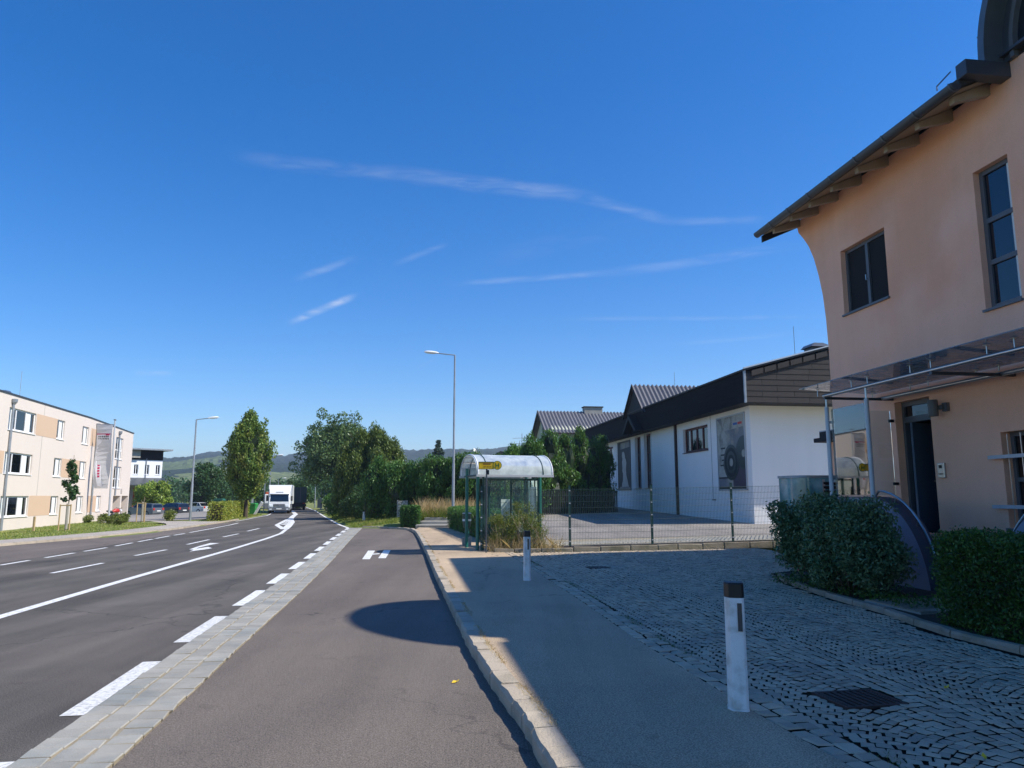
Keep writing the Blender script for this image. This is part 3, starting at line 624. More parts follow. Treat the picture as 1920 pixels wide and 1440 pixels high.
    dr=ring(MB(PE),2.12,1.98,9.58,15).build('dormer_roof','zinc',t,smooth=True)
    for i in range(9):
        an=math.pi*(i+.5)/9; MB(PE).tube([(9.58,8.5-2.125*math.cos(an),9.3+2.125*math.sin(an)),(14,8.5-2.125*math.cos(an),9.3+2.125*math.sin(an))],.014,5).build('standing_seam','zinc_dark',dr)
    ring(MB(PE),1.98,1.80,9.94,10.06).build('dormer_panel','zinc_dark',t)
    dw=ring(MB(PE),1.80,1.72,9.90,10.02).build('dormer_window','frame_grey',t)
    A=arc(1.72); MB(PE).add([(10.0,p[0],p[1]) for p in A],[tuple(range(len(A)))]).build('pane','pane_blue',dw)
    for a in (7.9,9.1): MB(PE).box(9.93,a-.03,9.26,10.03,a+.03,10.9).build('mullion','frame_grey',dw)
    MB(PE).box(9.86,6.45,9.24,10.05,10.52,9.29).build('sill','zinc_dark',dw)
    # upper windows
    w=window(t,lambda u,d,z:PE(10+d,u,z),14.05,15.7,6.0,7.54,.12,[.5],[],.075,'frame_grey','unlit_interior',.05,.07,'frame_grey')  # near-black sheets fill the open window, painted as the dark room behind
    s=MB(PE)
    for (z0,z1,n0,n1) in ((6.1,6.16,10.2,10.78),(7.38,7.44,10.2,10.78),(6.16,7.38,10.2,10.26),(6.16,7.38,10.72,10.78)): s.box(n0,15.5,z0,n1,15.56,z1)
    s.build('open_sash','frame_white',w)
    MB(PE).tube([(10.11,14.9,6.62),(10.07,14.9,6.62),(10.07,14.9,6.74)],.014,6).build('window_handle','steel',w)
    window(t,lambda u,d,z:PE(10+d,u,z),10.68,11.47,5.05,7.6,.12,[],[.33,.63],.085,'frame_grey','pane_blue',.05,.07,'frame_grey',curtain=[(0,.16)])
    window(t,lambda u,d,z:PE(10+d,u,z),7.6,8.8,5.05,7.6,.12,[.5],[.33,.63],.085,'frame_grey','pane_blue',.05,.07,'frame_grey')
    for (a0,a1) in ((10.28,11.42),(6.0,7.6)):
        w=window(t,lambda u,d,z:PE(10+d,u,z),a0,a1,1.27,2.88,.18,[.5],[.5],.07,'frame_grey','pane',.05,.06,'frame_grey')
        for z in (1.62,2.46): MB(PE).box(9.90,a0-.06,z-.03,9.94,a1+.22,z+.03).build('grille_bar','galv_light',w)
        for a in np.arange(a0+.12,a1,.28): MB(PE).tube([(9.96,a,1.3),(9.96,a,2.84)],.009,5).build('grille_rod','steel',w)
    # door with transom, leaf ajar, store shelves behind
    d=MB(PE); 
    for (a0,a1,z0,z1) in ((13.1,13.17,1.08,3.73),(14.09,14.16,1.08,3.73),(13.17,14.09,3.64,3.73),(13.17,14.09,3.30,3.42)): d.box(10.16,a0,z0,10.26,a1,z1)
    dr=d.build('door','frame_grey',t); MB(PE).box(10.2,13.17,3.42,10.215,14.09,3.64).build('transom_pane','pane_blue',dr)
    lf=MB(PE).obox((10.45,13.97,2.19),(.66,.05,2.2),.30).build('door_leaf','door_blue',dr); MB(PE).tube([(10.62,13.88,2.1),(10.62,13.82,2.1),(10.5,13.80,2.1)],.012,6).build('handle','steel',lf)
    rm=MB(PE); rm.quad((11.4,12.4,1.08),(11.4,14.4,1.08),(11.4,14.4,3.6),(11.4,12.4,3.6)); rm.quad((10.27,12.4,1.08),(11.4,12.4,1.08),(11.4,12.4,3.6),(10.27,12.4,3.6)); rm.quad((10.27,14.4,1.08),(11.4,14.4,1.08),(11.4,14.4,3.6),(10.27,14.4,3.6)); rm.quad((10.27,12.4,1.085),(11.4,12.4,1.085),(11.4,14.4,1.085),(10.27,14.4,1.085)); rm.quad((10.27,12.4,3.6),(11.4,12.4,3.6),(11.4,14.4,3.6),(10.27,14.4,3.6))
    rm.build('interior_wall','unlit_interior',t)
    for z in (1.45,1.85,2.12,2.62,2.98): MB(PE).box(10.6,12.6,z,11.2,13.72,z+.03).build('shelf','shelf',t)
    MB(PE).box(9.72,12.72,.95,10.1,14.2,1.075).build('door_step','stone_edge',t,bev=.01)
    # wall lamp, intercom
    l=MB(PE); l.lathe((9.82,12.78,3.30),[(.03,0),(.085,.0),(.09,.015),(.09,.29),(.085,.31),(.02,.31)],18); l=l.build('wall_lamp','frame_grey',t,smooth=True)
    MB(PE).box(9.88,12.62,3.42,9.93,12.78,3.50).build('lamp_bracket','frame_grey',l); MB(PE).box(9.93,12.56,3.38,9.998,12.68,3.54).build('lamp_plate','frame_grey',l)
    i=MB(PE).box(9.955,12.80,2.14,9.998,12.98,2.42).build('intercom','steel',t,bev=.008); MB(PE).box(9.948,12.86,2.32,9.954,12.93,2.38).build('speaker_slot','black',i)
    for k in range(3): MB(PE).box(9.948,12.845+.04*k,2.2,9.953,12.87+.04*k,2.225).build('button','frame_grey',i)
    # glass canopy on steel rails
    cn=MB(PE).tube([(8.5,14.28,3.86),(8.5,4.5,3.86)],.038,12).build('canopy_rail','steel',t,smooth=True)
    MB(PE).tube([(9.75,14.3,3.82),(9.75,4.5,3.82)],.038,12).build('canopy_rail','steel',t,smooth=True)
    for a in (14.2,11.0,7.8,4.6):
        MB(PE).box(8.46,a-.03,3.78,10.0,a+.03,3.83).build('canopy_beam','zinc_dark',t)
    a=14.75
    while a>4.2:
        MB(PE).ext([(8.22,a,4.06),(9.93,a,3.985),(9.93,a,4.0),(8.22,a,4.075)],(0,-1.72,0)).build('canopy_glass','glass_grey',t)
        for aa in (a-.25,a-1.72+.25):
            for n in (8.5,9.75):
                zt=4.06-(n-8.22)*.0439; b=MB(PE); b.tube([(n,aa,3.88),(n,aa,zt-.012)],.012,6); b.lathe((n,aa,zt-.014),[(.012,-.008),(.05,-.004),(.05,.0),(.01,.001)],12); b.build('glass_bolt','steel',t)
        a-=1.735
    # glazed wind screen beside the door
    for a,z1 in ((14.2,3.84),(12.84,3.84)):
        MB(PE).tube([(8.5,a,1.5),(8.5,a,3.62)],.042,12).build('screen_post','galv_light',t,smooth=True); MB(PE).tube([(8.5,a,3.62),(8.5,a,3.84)],.02,8).build('post_spigot','steel',t)
    MB(PE).box(8.545,12.92,1.82,8.557,14.12,3.56).build('screen_glass','glass_screen',t); MB(PE).box(8.58,14.18,1.82,9.9,14.192,3.56).build('screen_glass','glass',t)
    for a in (12.9,14.14):
        for z in (2.1,3.3): MB(PE).obox((8.545,a,z),(.05,.07,.05)).build('glass_clamp','steel',t)
    for z in (2.05,3.35): MB(PE).obox((9.92,14.186,z),(.10,.05,.06)).build('glass_clamp','black',t)
    # stairs with curved cheek walls
    st=MB(PE)
    st.box(8.72,11.95,-.05,10.0,14.3,1.05); st.build('landing','concrete',t)
    for i in range(5): MB(PE).box(8.74,11.95-.27*(i+1),-.05,9.98,11.95-.27*i-.003,1.05-.16*(i+1)).build('step','concrete',t)
    def cheek(a_top,a_bot,a_far,tag):
        k=14; cv=[(a_top+(a_bot-a_top)*math.sin(math.pi/2*i/k),.12+1.64*math.cos(math.pi/2*i/k)) for i in range(k+1)]
        pr=[(a_far,.1),(a_far,1.76)]+cv
        MB(PE).ext([(8.42,a,z) for a,z in pr],(.29,0,0)).build('stair_cheek','cheek',t)
        rim=MB(PE); top=[(a_far,1.765)]+[(a,z+.006) for a,z in cv]; vs=[];fs=[]
        for a,z in top: vs+=[(8.415,a,z),(8.715,a,z),(8.715,a,z+.02),(8.415,a,z+.02)]
        for i in range(len(top)-1):
            for j in range(4): fs.append((4*i+j,4*i+(j+1)%4,4*i+4+(j+1)%4,4*i+4+j))
        rim.add(vs,fs).build('cheek_rim','cheek_rim',t)
        s=1 if a_bot<a_top else -1
        MB(PE).tube([(8.56,a_top+.05*s,1.80),(8.56,a_top-.05*s,1.89)]+[(8.56,a_top+(a_bot-.02*s-a_top)*math.sin(math.pi/2*i/12)*1.04,.2+1.70*math.cos(math.pi/2*i/12)) for i in range(1,12)],.019,8).build('handrail','steel',t,smooth=True)
        for i in (3,7): MB(PE).tube([(8.56,cv[i*1][0],cv[i][1]),(8.56,cv[i][0]-.03*s,cv[i][1]+.1)],.01,6).build('rail_stud','steel',t)
    cheek(12.8,11.36,14.3,0); cheek(8.55,9.98,6.0,1)
    MB(PE).box(8.72,6.0,-.05,10.0,8.6,1.05).build('landing','concrete',t)
    return t
peach_building()
def annex():
    t=thing('annex','low peach annex with flat dark roof behind the curved end wall','annex',PE(14,20,0),-AZ)
    MB(PE).box(12.62,18.3,0,17,21.0,3.42).build('wall','stucco_peach',t)
    r=MB(PE); r.box(12.28,18.2,3.42,17.2,21.35,3.55); r.box(12.42,18.2,3.55,17.2,21.25,3.74); r.build('roof','dark_sheet',t,bev=.01)
    MB(PE).box(12.45,18.2,3.745,17.2,21.3,3.78).build('roof_edge','galv_light',t)
    MB(PE).box(12.585,19.4,.3,12.615,20.4,3.0).build('door','frame_grey',t)
annex()
def cabinet():
    t=thing('equipment_cabinet','glossy teal cabinet with rounded corner and black louvres behind the big shrub','cabinet',PE(9.6,17.2,.2),-AZ)
    q=.98; k=8; pts=[(8.55+q,16.7),(9.75+q,16.7),(9.75+q,17.6),(8.15+q,17.6)]+[(8.15+q+.4*(1-math.cos(math.pi/2*i/k)),17.1-.4*math.sin(math.pi/2*i/k)) for i in range(k+1)][:-1]
    MB(PE).ext([(n,a,.2) for n,a in pts],(0,0,2.03)).build('housing','teal',t,smooth=True)
    MB(PE).ext([((n-8.95-q)*1.03+8.95+q,(a-17.15)*1.04+17.15,2.232) for n,a in pts],(0,0,.06)).build('lid','galv',t)
    for i in range(9): MB(PE).obox((9.15+q,16.688,1.3+.1*i),(.7,.03,.07),0,.5).build('louvre','black',t)
    MB(PE).box(8.78+q,16.682,1.2,8.84+q,16.699,2.2).build('trim','steel',t)
cabinet()
# ------------------------------------------------------------ white hall with dark fascia, and the house behind it
HN=17.29
def hall():
    t=thing('white_hall','long white rendered hall with dark shingled fascia and two tall printed banners','building',PE(24,54,.4),-AZ)
    Pw=lambda u,d,z:PE(HN+d,u,z); F=lambda u,d,z:(HN+d,u,z)
    ops=[(41.6,45.6,4.5,6.0,.25),(52.2,53.75,2.38,6.35,.3),(54.6,56.05,2.38,6.32,.3),(62.4,66.5,4.6,6.05,.25)]
    mb=MB(PE); facade(mb,F,36.05,72.3,-.2,6.9,ops); mb.quad((HN,36.05,-.2),(36,36.05,-.2),(36,36.05,6.9),(HN,36.05,6.9)); mb.quad((HN,72.3,-.2),(36,72.3,-.2),(36,72.3,6.9),(HN,72.3,6.9)); mb.quad((36,36.05,-.2),(36,72.3,-.2),(36,72.3,6.9),(36,36.05,6.9))
    mb.build('wall','stucco_white',t)
    # roof body: eaves box with soffit, low pitched roof
    nf,a0,a1,z0,z1=16.4,34.55,71.6,6.42,7.98; sl=.27; rn=27.
    rz=z1+(rn-nf)*sl
    b=MB(PE); b.ext([(nf+.03,a0+.04,z0+.02),(nf+.03,a0+.04,z1-.05),(rn,a0+.04,rz-.05),(2*rn-nf,a0+.04,z1-.05),(2*rn-nf,a0+.04,z0+.02)],(0,a1-a0-.08,0)); b.build('roof_body','dark_sheet',t)
    b=MB(PE); b.ext([(nf-.1,a0-.12,z1),(nf-.1,a0-.12,z1+.09),(rn,a0-.12,rz+.11),(rn,a0-.12,rz+.02)],(0,a1-a0+.24,0)); b.ext([(2*rn-nf+.1,a0-.12,z1),(2*rn-nf+.1,a0-.12,z1+.09),(rn+.002,a0-.12,rz+.11),(rn+.002,a0-.12,rz+.02)],(0,a1-a0+.24,0)); rf=b.build('roof','roof_dark',t)
    # shingle panels of the long fascia (rows of overlapping boards)
    rows=7; rh=(z1-z0)/rows; v=[];f=[]
    items=[]
    me=MB().ext([(-.5,-.012,0),(.5,-.012,0),(.5,.016,0),(-.5,.016,0)],(0,0,1)).mesh('shingle'); me.materials.append(M['shingle_black'])
    me2=me.copy(); me2.materials.clear(); me2.materials.append(M['shingle_brown'])
    def sh(mesh,c,lx,h,rz,tilt,nm='shingle'):
        o=bpy.data.objects.new(nm,mesh); COL.objects.link(o); o.parent=t; m=FR[t]@(Matrix.Translation(c)@Matrix.Rotation(rz,4,'Z')@Matrix.Rotation(tilt,4,'X')@Matrix.Diagonal((lx,1,h,1))); o.matrix_basis=m; return o
    for r_ in range(rows):
        L=2.4; k=int((a1-a0)/L)+1; off=(r_%2)*L/2
        for i in range(k+1):
            b0=max(a0,a0-off+i*L); b1=min(a1,a0-off+(i+1)*L)
            if b1-b0<.1: continue
            sh(me,PE(nf,(b0+b1)/2,z0+r_*rh),b1-b0-.012,rh*1.06,-AZ-math.pi/2,R(-3))
    # gable end: courses of brown boards cut to the slope
    n_=nf; courses=[(z0+i*.29) for i in range(16)]
    for i,z in enumerate(courses):
        s_=nf if z+.29<z1-.02 else nf+(z+.29-z1+.05)/sl
        e_=2*rn-s_; L=1.7; x=s_-((i%2)*.8)
        while x<min(e_,31):
            x0=max(x,s_); x1=min(x+L,e_)
            if x1-x0>.15: sh(me2,PE((x0+x1)/2,a0,z),x1-x0-.014,.305,-AZ,R(-3))
            x+=L
    # stepped verge tiles along the slope
    x=nf+.35
    while x<24:
        z=z1+(x-nf)*sl
        o=MB(PE).ext([(x,a0-.03,z-.34),(x+.62,a0-.03,z-.34+.62*sl),(x+.62,a0-.03,z-.06+.62*sl),(x,a0-.03,z-.06)],(0,-.05,0)).build('verge_tile','shingle_brown',t); x+=.70
    MB(PE).box(nf-.06,a0-.06,z0-.03,nf+.04,a0+.04,z1+.02).build('corner_trim','galv',t); 
    MB(PE).ext([(nf-.12,a0-.16,z1+.09),(rn,a0-.16,rz+.11),(rn,a0-.16,rz+.17),(nf-.12,a0-.16,z1+.15)],(0,.06,0)).build('verge_flashing','galv_light',t)
    # roof vent and lightning rods
    v=MB(PE); v.box(20.6,35.4,9.1,21.5,36.2,9.5); v.ext([(20.45,35.2,9.5),(21.65,35.2,9.5),(21.3,35.5,9.75),(20.8,35.5,9.75)],(0,1.1,0)); v.build('roof_vent','zinc_dark',t)
    for n_,a_ in ((20.4,36.8),(19.2,52)): MB(PE).tube([(n_,a_,8.7),(n_,a_,10.9)],.014,5).build('lightning_rod','galv',t)
    # cross gable with corrugated roof
    g=MB(PE); G0,G1,AP=50.6,55.1,9.95; gm=(G0+G1)/2
    g.ext([(nf-.06,G0,z1-.1),(nf-.06,gm,AP-.12),(nf-.06,G1,z1-.1)],(9,0,0)); g.build('gable_body','dark_sheet',t)
    for s_,aa in ((1,G0-.25),(-1,G1+.25)):
        vs=[];fs=[];k=8*30; n0,n1=nf-.25,nf+9.5
        zb=z1-.22
        for i in range(k+1):
            n_=n0+(n1-n0)*i/k; w=.07*math.cos(i*math.pi/4) ; vs+=[(n_,aa,zb+w),(n_,gm,AP+.05+w)]
        for i in range(k): fs.append((2*i,2*i+2,2*i+3,2*i+1))
        MB(PE).add(vs,fs).build('corrugated_roof','corrugated',t,smooth=True)
    for aa,bb in ((G0-.28,gm),(gm,G1+.28)):
        za=z1-.25 if aa!=gm else AP+.06; zb=AP+.06 if aa!=gm else z1-.25
        MB(PE).ext([(nf-.27,aa,za-.16),(nf-.27,bb,zb-.16),(nf-.27,bb,zb+.03),(nf-.27,aa,za+.03)],(.06,0,0)).build('bargeboard','dark_sheet',t)
    # pointed hood under the gable
    MB(PE).ext([(nf-.55,51.2,z0+.05),(nf-.55,52.9,z0+1.35),(nf-.55,54.6,z0+.05),(nf-.55,54.3,z0-.02),(nf-.55,52.9,z0+1.0),(nf-.55,51.5,z0-.02)],(.7,0,0)).build('entrance_hood','dark_sheet',t)
    # windows
    window(t,Pw,41.6,45.6,4.5,6.0,.16,[.28,.52,.76],[],.13,'frame_brown','pane_blue',.08,.07,'frame_brown')
    window(t,Pw,62.4,66.5,4.6,6.05,.16,[.33,.66],[],.13,'frame_brown','pane',.08,.07,'frame_brown')
    window(t,Pw,52.2,53.75,2.38,6.35,.22,[],[.32,.66],.12,'frame_brown','pane',.10,.07,'frame_brown'); window(t,Pw,54.6,56.05,2.38,6.32,.22,[],[.32,.66],.12,'frame_brown','pane',.10,.07,'frame_brown')
    # downpipes and expansion joints
    for a in (46.8,67.3,71.9): MB(PE).box(HN-.16,a-.1,yz(17,a)-.05,HN-.003,a+.1,6.5).build('downpipe','brown_pipe',t,bev=.03)
    for a in (41.15,52.0,61.4): MB(PE).box(HN-.008,a-.02,1.6,HN-.002,a+.02,6.6).build('joint','frame_grey',t)
    MB(PE).box(HN-.02,40.75,1.55,HN-.003,41.3,1.62).build('joint_foot','frame_grey',t)
    return t
hall()
def banner(name,label,a0,a1,z0,z1,kind):
    t=thing(name,label,'banner',PE(HN-.06,(a0+a1)/2,z0),-AZ)
    n=HN-.05; fr=MB(PE)
    for (p,q,r,s) in ((a0,a1,z0,z0+.07),(a0,a1,z1-.07,z1),(a0,a0+.07,z0,z1),(a1-.07,a1,z0,z1)): fr.box(n-.02,p,r,n+.045,q,s)
    fr.build('frame','galv_light' if kind=='disc' else 'frame_grey',t)
    A=lambda f:a1+(a0-a1)*f      # f: 0 = far edge, 1 = near edge
    Z=lambda g:z0+(z1-z0)*g
    def patch(pts,mt,nm,lift): MB(PE).ext([(n-lift,A(f),Z(g)) for f,g in pts],(.004,0,0)).build(nm,mt,t)
    def disc(cf,cg,rw,mt,nm,lift,k=36,clip=1.,asp=1.):
        W,H=abs(a0-a1),z1-z0; pts=[(min(clip,cf+rw/W*math.cos(2*math.pi*i/k)),cg+rw*asp/H*math.sin(2*math.pi*i/k)) for i in range(k)]; patch(pts,mt,nm,lift)
    if kind=='disc':
        patch([(0.03,.02),(.97,.02),(.97,.98),(.03,.98)],'print_mid','print',.0)
        patch([(.03,.17),(.40,.17),(.40,.72),(.03,.98)],'print_light','print_statue_column',.006)
        patch([(.25,.80),(.97,.82),(.97,.98),(.2,.98)],'print_light','print_header',.010)
        for f0,w,c in ((.62,.14,'sign_blue'),(.78,.14,'sign_red')): patch([(f0,.855),(f0+w,.855),(f0+w,.885),(f0,.885)],c,'print_mark',.014)
        for i,(f0,g0,w) in enumerate([(.14,.56,.16),(.13,.47,.14),(.16,.40,.18),(.1,.33,.25)]): patch([(f0,g0),(f0+w,g0),(f0+w,g0+.02),(f0,g0+.02)],'print_dark','print_moulding',.010)
        patch([(.03,.02),(.97,.02),(.97,.05),(.03,.05)],'print_dark','print_base',.010); patch([(.03,.16),(.42,.16),(.42,.18),(.03,.18)],'print_dark','print_ledge',.012)
        patch([(.55,.05),(.97,.05),(.97,.42),(.7,.45),(.55,.3)],'print_plum','print_shadow',.008)
        disc(.93,.48,.9,'vinyl','print_disc_rear',.012,clip=.97); disc(.50,.37,.95,'vinyl','print_disc',.018,asp=1.02)
        for rr in (.8,.6,.42): disc(.50,.37,rr,'print_dark' if rr!=.6 else 'vinyl','print_groove',.02+(.8-rr)*.004)
        disc(.51,.37,.22,'print_light','print_disc_label',.024); disc(.93,.47,.2,'print_light','print_disc_label',.016,clip=.97)
    else:
        patch([(0.03,.02),(.97,.02),(.97,.98),(.03,.98)],'print_dark','print',.0)
        patch([(.25,.84),(.97,.86),(.97,.97),(.25,.97)],'print_mid','print_header',.006)
        sil=[(.30,.07),(.85,.07),(.80,.14),(.68,.30),(.66,.42),(.70,.55),(.66,.62),(.60,.65),(.58,.72),(.54,.77),(.46,.79),(.38,.77),(.36,.70),(.40,.64),(.36,.58),(.38,.46),(.36,.40),(.42,.34),(.40,.2),(.34,.14)]
        patch(sil,'statue_print','print_figure',.010)
        patch([(.12,.03),(.95,.03),(.9,.075),(.18,.075)],'print_mid','print_plinth',.012)
    return t
banner('wall_banner','tall hall banner printed with two dark round discs',36.6,40.2,2.1,6.18,'disc')
banner('wall_banner','tall dark hall banner printed with a pale standing statue',57.2,60.8,2.25,6.25,'statue')
def rain_channel():
    o=MB().tube([(7.5,66.0,1.05),(5.6,57.5,.78),(4.5,53.5,.72)],.11,8).build('drain_pipe','galv',None,smooth=True)
    setp(o,'grey pipe lying on the yard from the hall downpipe','pipe')
rain_channel()
def house_behind():
    t=thing('house','pale green house with corrugated grey roof and wide chimney behind the thuja','house',(7,84,0.8),R(8))
    T=Matrix.Translation((7,84,.8))@Matrix.Rotation(R(8),4,'Z'); W=lambda x,y,z: tuple(T@Vector((x,y,z)))
    x0,x1=-3.8,12; ev,rg=8.15,10.55
    m=MB(W); m.box(x0+.3,-4.2,0,x1,4.2,ev-.05); m.ext([(x0+.3,-4.2,ev-.05),(x0+.3,0,rg-.25),(x0+.3,4.2,ev-.05)],(x1-x0-.3,0,0)); m.build('wall','stucco_green',t)
    for s in (-1,1):
        vs=[];fs=[];k=6*42
        for i in range(k+1):
            x=x0-.35+(x1-x0+.6)*i/k; w=.07*math.cos(i*math.pi/3); vs+=[(x,s*4.9,ev-.45+w),(x,0,rg+w)]
        for i in range(k): fs.append((2*i,2*i+2,2*i+3,2*i+1))
        MB(W).add(vs,fs).build('roof','corrugated',t,smooth=True)
        MB(W).ext([(x0-.4,s*4.95,ev-.65),(x0-.4,0,rg-.2),(x0-.4,0,rg+.05),(x0-.4,s*4.95,ev-.4)],(.05,0,0)).build('bargeboard','brown_pipe',t)
        MB(W).box(x0-.3,min(s*4.9,s*5.02),ev-.62,x1+.2,max(s*4.9,s*5.02),ev-.48).build('gutter','brown_pipe',t)
    c=MB(W).box(1.2,-.5,rg-.4,3.3,.5,rg+.45).build('chimney','concrete',t); MB(W).box(1.1,-.6,rg+.45,3.4,.6,rg+.56).build('chimney_cap','dark_sheet',c)
    MB(W).box(x0+.22,-.12,0,x0+.3,.12,rg-.3).build('wall_seam','brown_pipe',t)
    MB(W).box(.5,-4.25,4.2,1.9,-4.2,5.6).build('window','frame_white',t)
    a=thing('tv_antenna','rooftop TV antenna with thin horizontal rods above the thuja','antenna',(1.0,74,4))
    m=MB(); m.tube([(1.0,74,4),(1.0,74,8.0)],.03,6); m.build('mast','galv',a)
    for z,l in ((7.0,1.2),(7.55,.9)):
        m=MB(); m.tube([(1.0-l,74,z-.06),(1.0+l,74,z+.06)],.02,5); m.build('boom','galv',a)
        for i in range(7): x=1.0-l+2*l*i/6; MB().tube([(x,73.65,z),(x,74.35,z)],.012,4).build('rod','galv',a)
    s=thing('satellite_dish','white satellite dish on a dark roof ridge beyond the dry grass','satellite dish',(-3.9,78,3))
    d=MB(); d.tube([(-3.9,78,2.5),(-3.9,78,6.2)],.04,6); d.build('mast','galv',s)
    d=MB(); d.lathe((0,0,0),[(.02,.0),(.25,.03),(.45,.12),(.47,.12),(.25,.015),(.02,-.02)],18); 
    mm=Matrix.Translation((-3.9,77.9,6.3))@Matrix.Rotation(R(65),4,'Y')@Matrix.Rotation(R(20),4,'X'); d.fr=lambda x,y,z: tuple(mm@Vector((x,y,z))); d.build('dish','frame_white',s,smooth=True)
    MB().tube([(-3.7,77.9,6.15),(-2.3,77.8,6.05)],.025,5).build('arm','galv_light',s)
    b=thing('shed','small house with dark pitched roof mostly hidden by hedges','house',(-2.2,82,.6))
    MB().box(-4.5,80,.6,2,86,4.6).build('wall','stucco_green',b); MB().ext([(-4.9,79.6,4.5),(-1.2,79.6,6.6),(2.4,79.6,4.5)],(0,7,0)).build('roof','roof_dark',b)
house_behind()
# ------------------------------------------------------------ bus stop
def shelter():
    rz=R(18); o=(-1.04,23.0,.14)
    t=thing('bus_shelter','green framed glass bus shelter with white translucent barrel roof','bus shelter',o,rz)
    T=Matrix.Translation(o)@Matrix.Rotation(rz,4,'Z'); W=lambda x,y,z: tuple(T@Vector((x,y,z)))
    L,Dp,ev,rise=2.46,2.15,2.31,.66
    def arch(k=24,e=0.): return [((1-math.cos(math.pi*i/k))*Dp/2,ev+(rise+e)*math.sin(math.pi*i/k)**.9) for i in range(k+1)]
    A=arch(); vs=[];fs=[]
    for y,z in A: vs+=[(-.05,y,z),(L+.02,y,z),(L+.02,y,z+.012),(-.05,y,z+.012)]
    for i in range(len(A)-1):
        for j in range(4): fs.append((4*i+j,4*i+(j+1)%4,4*i+4+(j+1)%4,4*i+4+j))
    rf=MB(W).add(vs,fs).build('roof','acrylic',t,smooth=True)
    for x in (.0,.28,L-.32,L): MB(W).tube([(x,y,z+.014) for y,z in A],.022 if x in (.0,L) else .018,6).build('roof_rib','frame_white' if x in (0.,L) else 'fence_green',t)
    for f in (3,6,9,12,15,18,21): y,z=A[f]; MB(W).tube([(-.04,y,z-.02),(L,y,z-.02)],.016,6).build('purlin','galv_light',t)
    for y in (0.,Dp): MB(W).box(-.06,y-.03,ev-.06,L+.03,y+.03,ev+.01).build('eaves_beam','galv_light',t)
    for x in (.12,2.2):
        for y in (.5,Dp-.3): MB(W).tube([(x,y,-.1),(x,y,ev+.25)],.055,12).build('post','shelter_green',t,smooth=True)
        MB(W).tube([(x,.05,ev),(x,Dp-.05,ev)],.03,8).build('cross_beam','fence_green',t)
    MB(W).tube([(.30,.5,-.1),(.30,.5,ev)],.035,8).build('post','fence_green',t)
    def panel(p,q,z0,z1,n,nm='wall_pane'):
        p,q=Vector((*p,0)),Vector((*q,0))
        for i in range(n):
            a,b=p.lerp(q,(i+.03)/n),p.lerp(q,(i+.97)/n); nr=(b-a).cross(Vector((0,0,1))).normalized()*.005
            MB(W).add([a-nr+Vector((0,0,z0)),b-nr+Vector((0,0,z0)),b+nr+Vector((0,0,z0)),a+nr+Vector((0,0,z0)),a-nr+Vector((0,0,z1)),b-nr+Vector((0,0,z1)),b+nr+Vector((0,0,z1)),a+nr+Vector((0,0,z1))],[(0,3,2,1),(4,5,6,7),(0,1,5,4),(1,2,6,5),(2,3,7,6),(3,0,4,7)]).build(nm,'glass_green',t)
        for i in range(n+1):
            a=p.lerp(q,i/n); MB(W).obox((a.x,a.y,(z0+z1)/2),(.045,.045,z1-z0)).build('mullion','fence_green',t)
        for z in (z0,z1):
            m=MB(W); m.tube([p+Vector((0,0,z)),q+Vector((0,0,z))],.022,6); m.build('glazing_bar','fence_green',t)
    panel((.30,.5),(2.14,.5),.18,2.2,2); panel((2.2,.55),(2.2,Dp-.35),.18,2.2,3); panel((.75,Dp-.3),(2.14,Dp-.3),.18,2.2,2)
    MB(W).box(2.16,.9,1.15,2.175,1.3,1.95).build('timetable','paper',t); MB(W).box(1.3,Dp-.335,1.0,1.7,Dp-.325,1.55).build('timetable','paper',t)
    b=MB(W); b.box(1.5,.75,.44,1.85,Dp-.7,.48); b=b.build('bench','wood_grey',t); 
    for y in (.9,Dp-.85): MB(W).box(1.6,y-.03,0,1.75,y+.03,.44).build('leg','fence_green',b)
shelter()
def stop_sign():
    DX,DZ=-.045,.055
    t=thing('bus_stop_sign','yellow bus stop sign with green H disc on grey pole before the shelter','sign',(-.77,22.55,.13))
    MB().tube([(-.77,22.55,.1),(-.77,22.55,2.60)],.024,10).build('pole','zinc_dark',t,smooth=True)
    Y=22.51
    p=MB().box(-.955+DX,Y,2.56+DZ,-.5+DX,Y+.025,2.76+DZ).build('sign_board','sign_yellow',t)
    r=MB()
    for (x0,x1,z0,z1) in ((-.965,-.5,2.755,2.775),(-.965,-.5,2.545,2.56),(-.972,-.955,2.55,2.77)): r.box(x0+DX,Y-.006,z0+DZ,x1+DX,Y+.03,z1+DZ)
    r.build('sign_rim','fence_green',p)
    for (x0,x1,z) in ((-.83,-.60,2.685),(-.82,-.74,2.61),(-.72,-.66,2.61),(-.64,-.59,2.61)): MB().box(x0+DX,Y-.004,z+DZ,x1+DX,Y-.0002,z+DZ+(.045 if z>2.65 else .022)).build('sign_lettering','sign_text',p)
    k=32; c=(-.40+DX,2.665+DZ)
    def disc(r,y0,y1,mt,nm,par): return MB().ext([(c[0]+r*math.cos(2*math.pi*i/k),y0,c[1]+r*math.sin(2*math.pi*i/k)) for i in range(k)],(0,y1-y0,0)).build(nm,mt,par)
    d=disc(.135,Y-.004,Y+.022,'sign_green','sign_disc',t); disc(.117,Y-.010,Y-.005,'sign_yellow','disc_face',d)
    h=MB(); h.box(c[0]-.058,Y-.016,c[1]-.075,c[0]-.034,Y-.011,c[1]+.075); h.box(c[0]+.034,Y-.016,c[1]-.075,c[0]+.058,Y-.011,c[1]+.075); h.box(c[0]-.0335,Y-.016,c[1]-.012,c[0]+.0335,Y-.011,c[1]+.012); h.build('letter_h','sign_green',d)
    MB().box(-.75,22.53,2.44,-.69,22.554,2.58).build('clamp','black',t)
stop_sign()
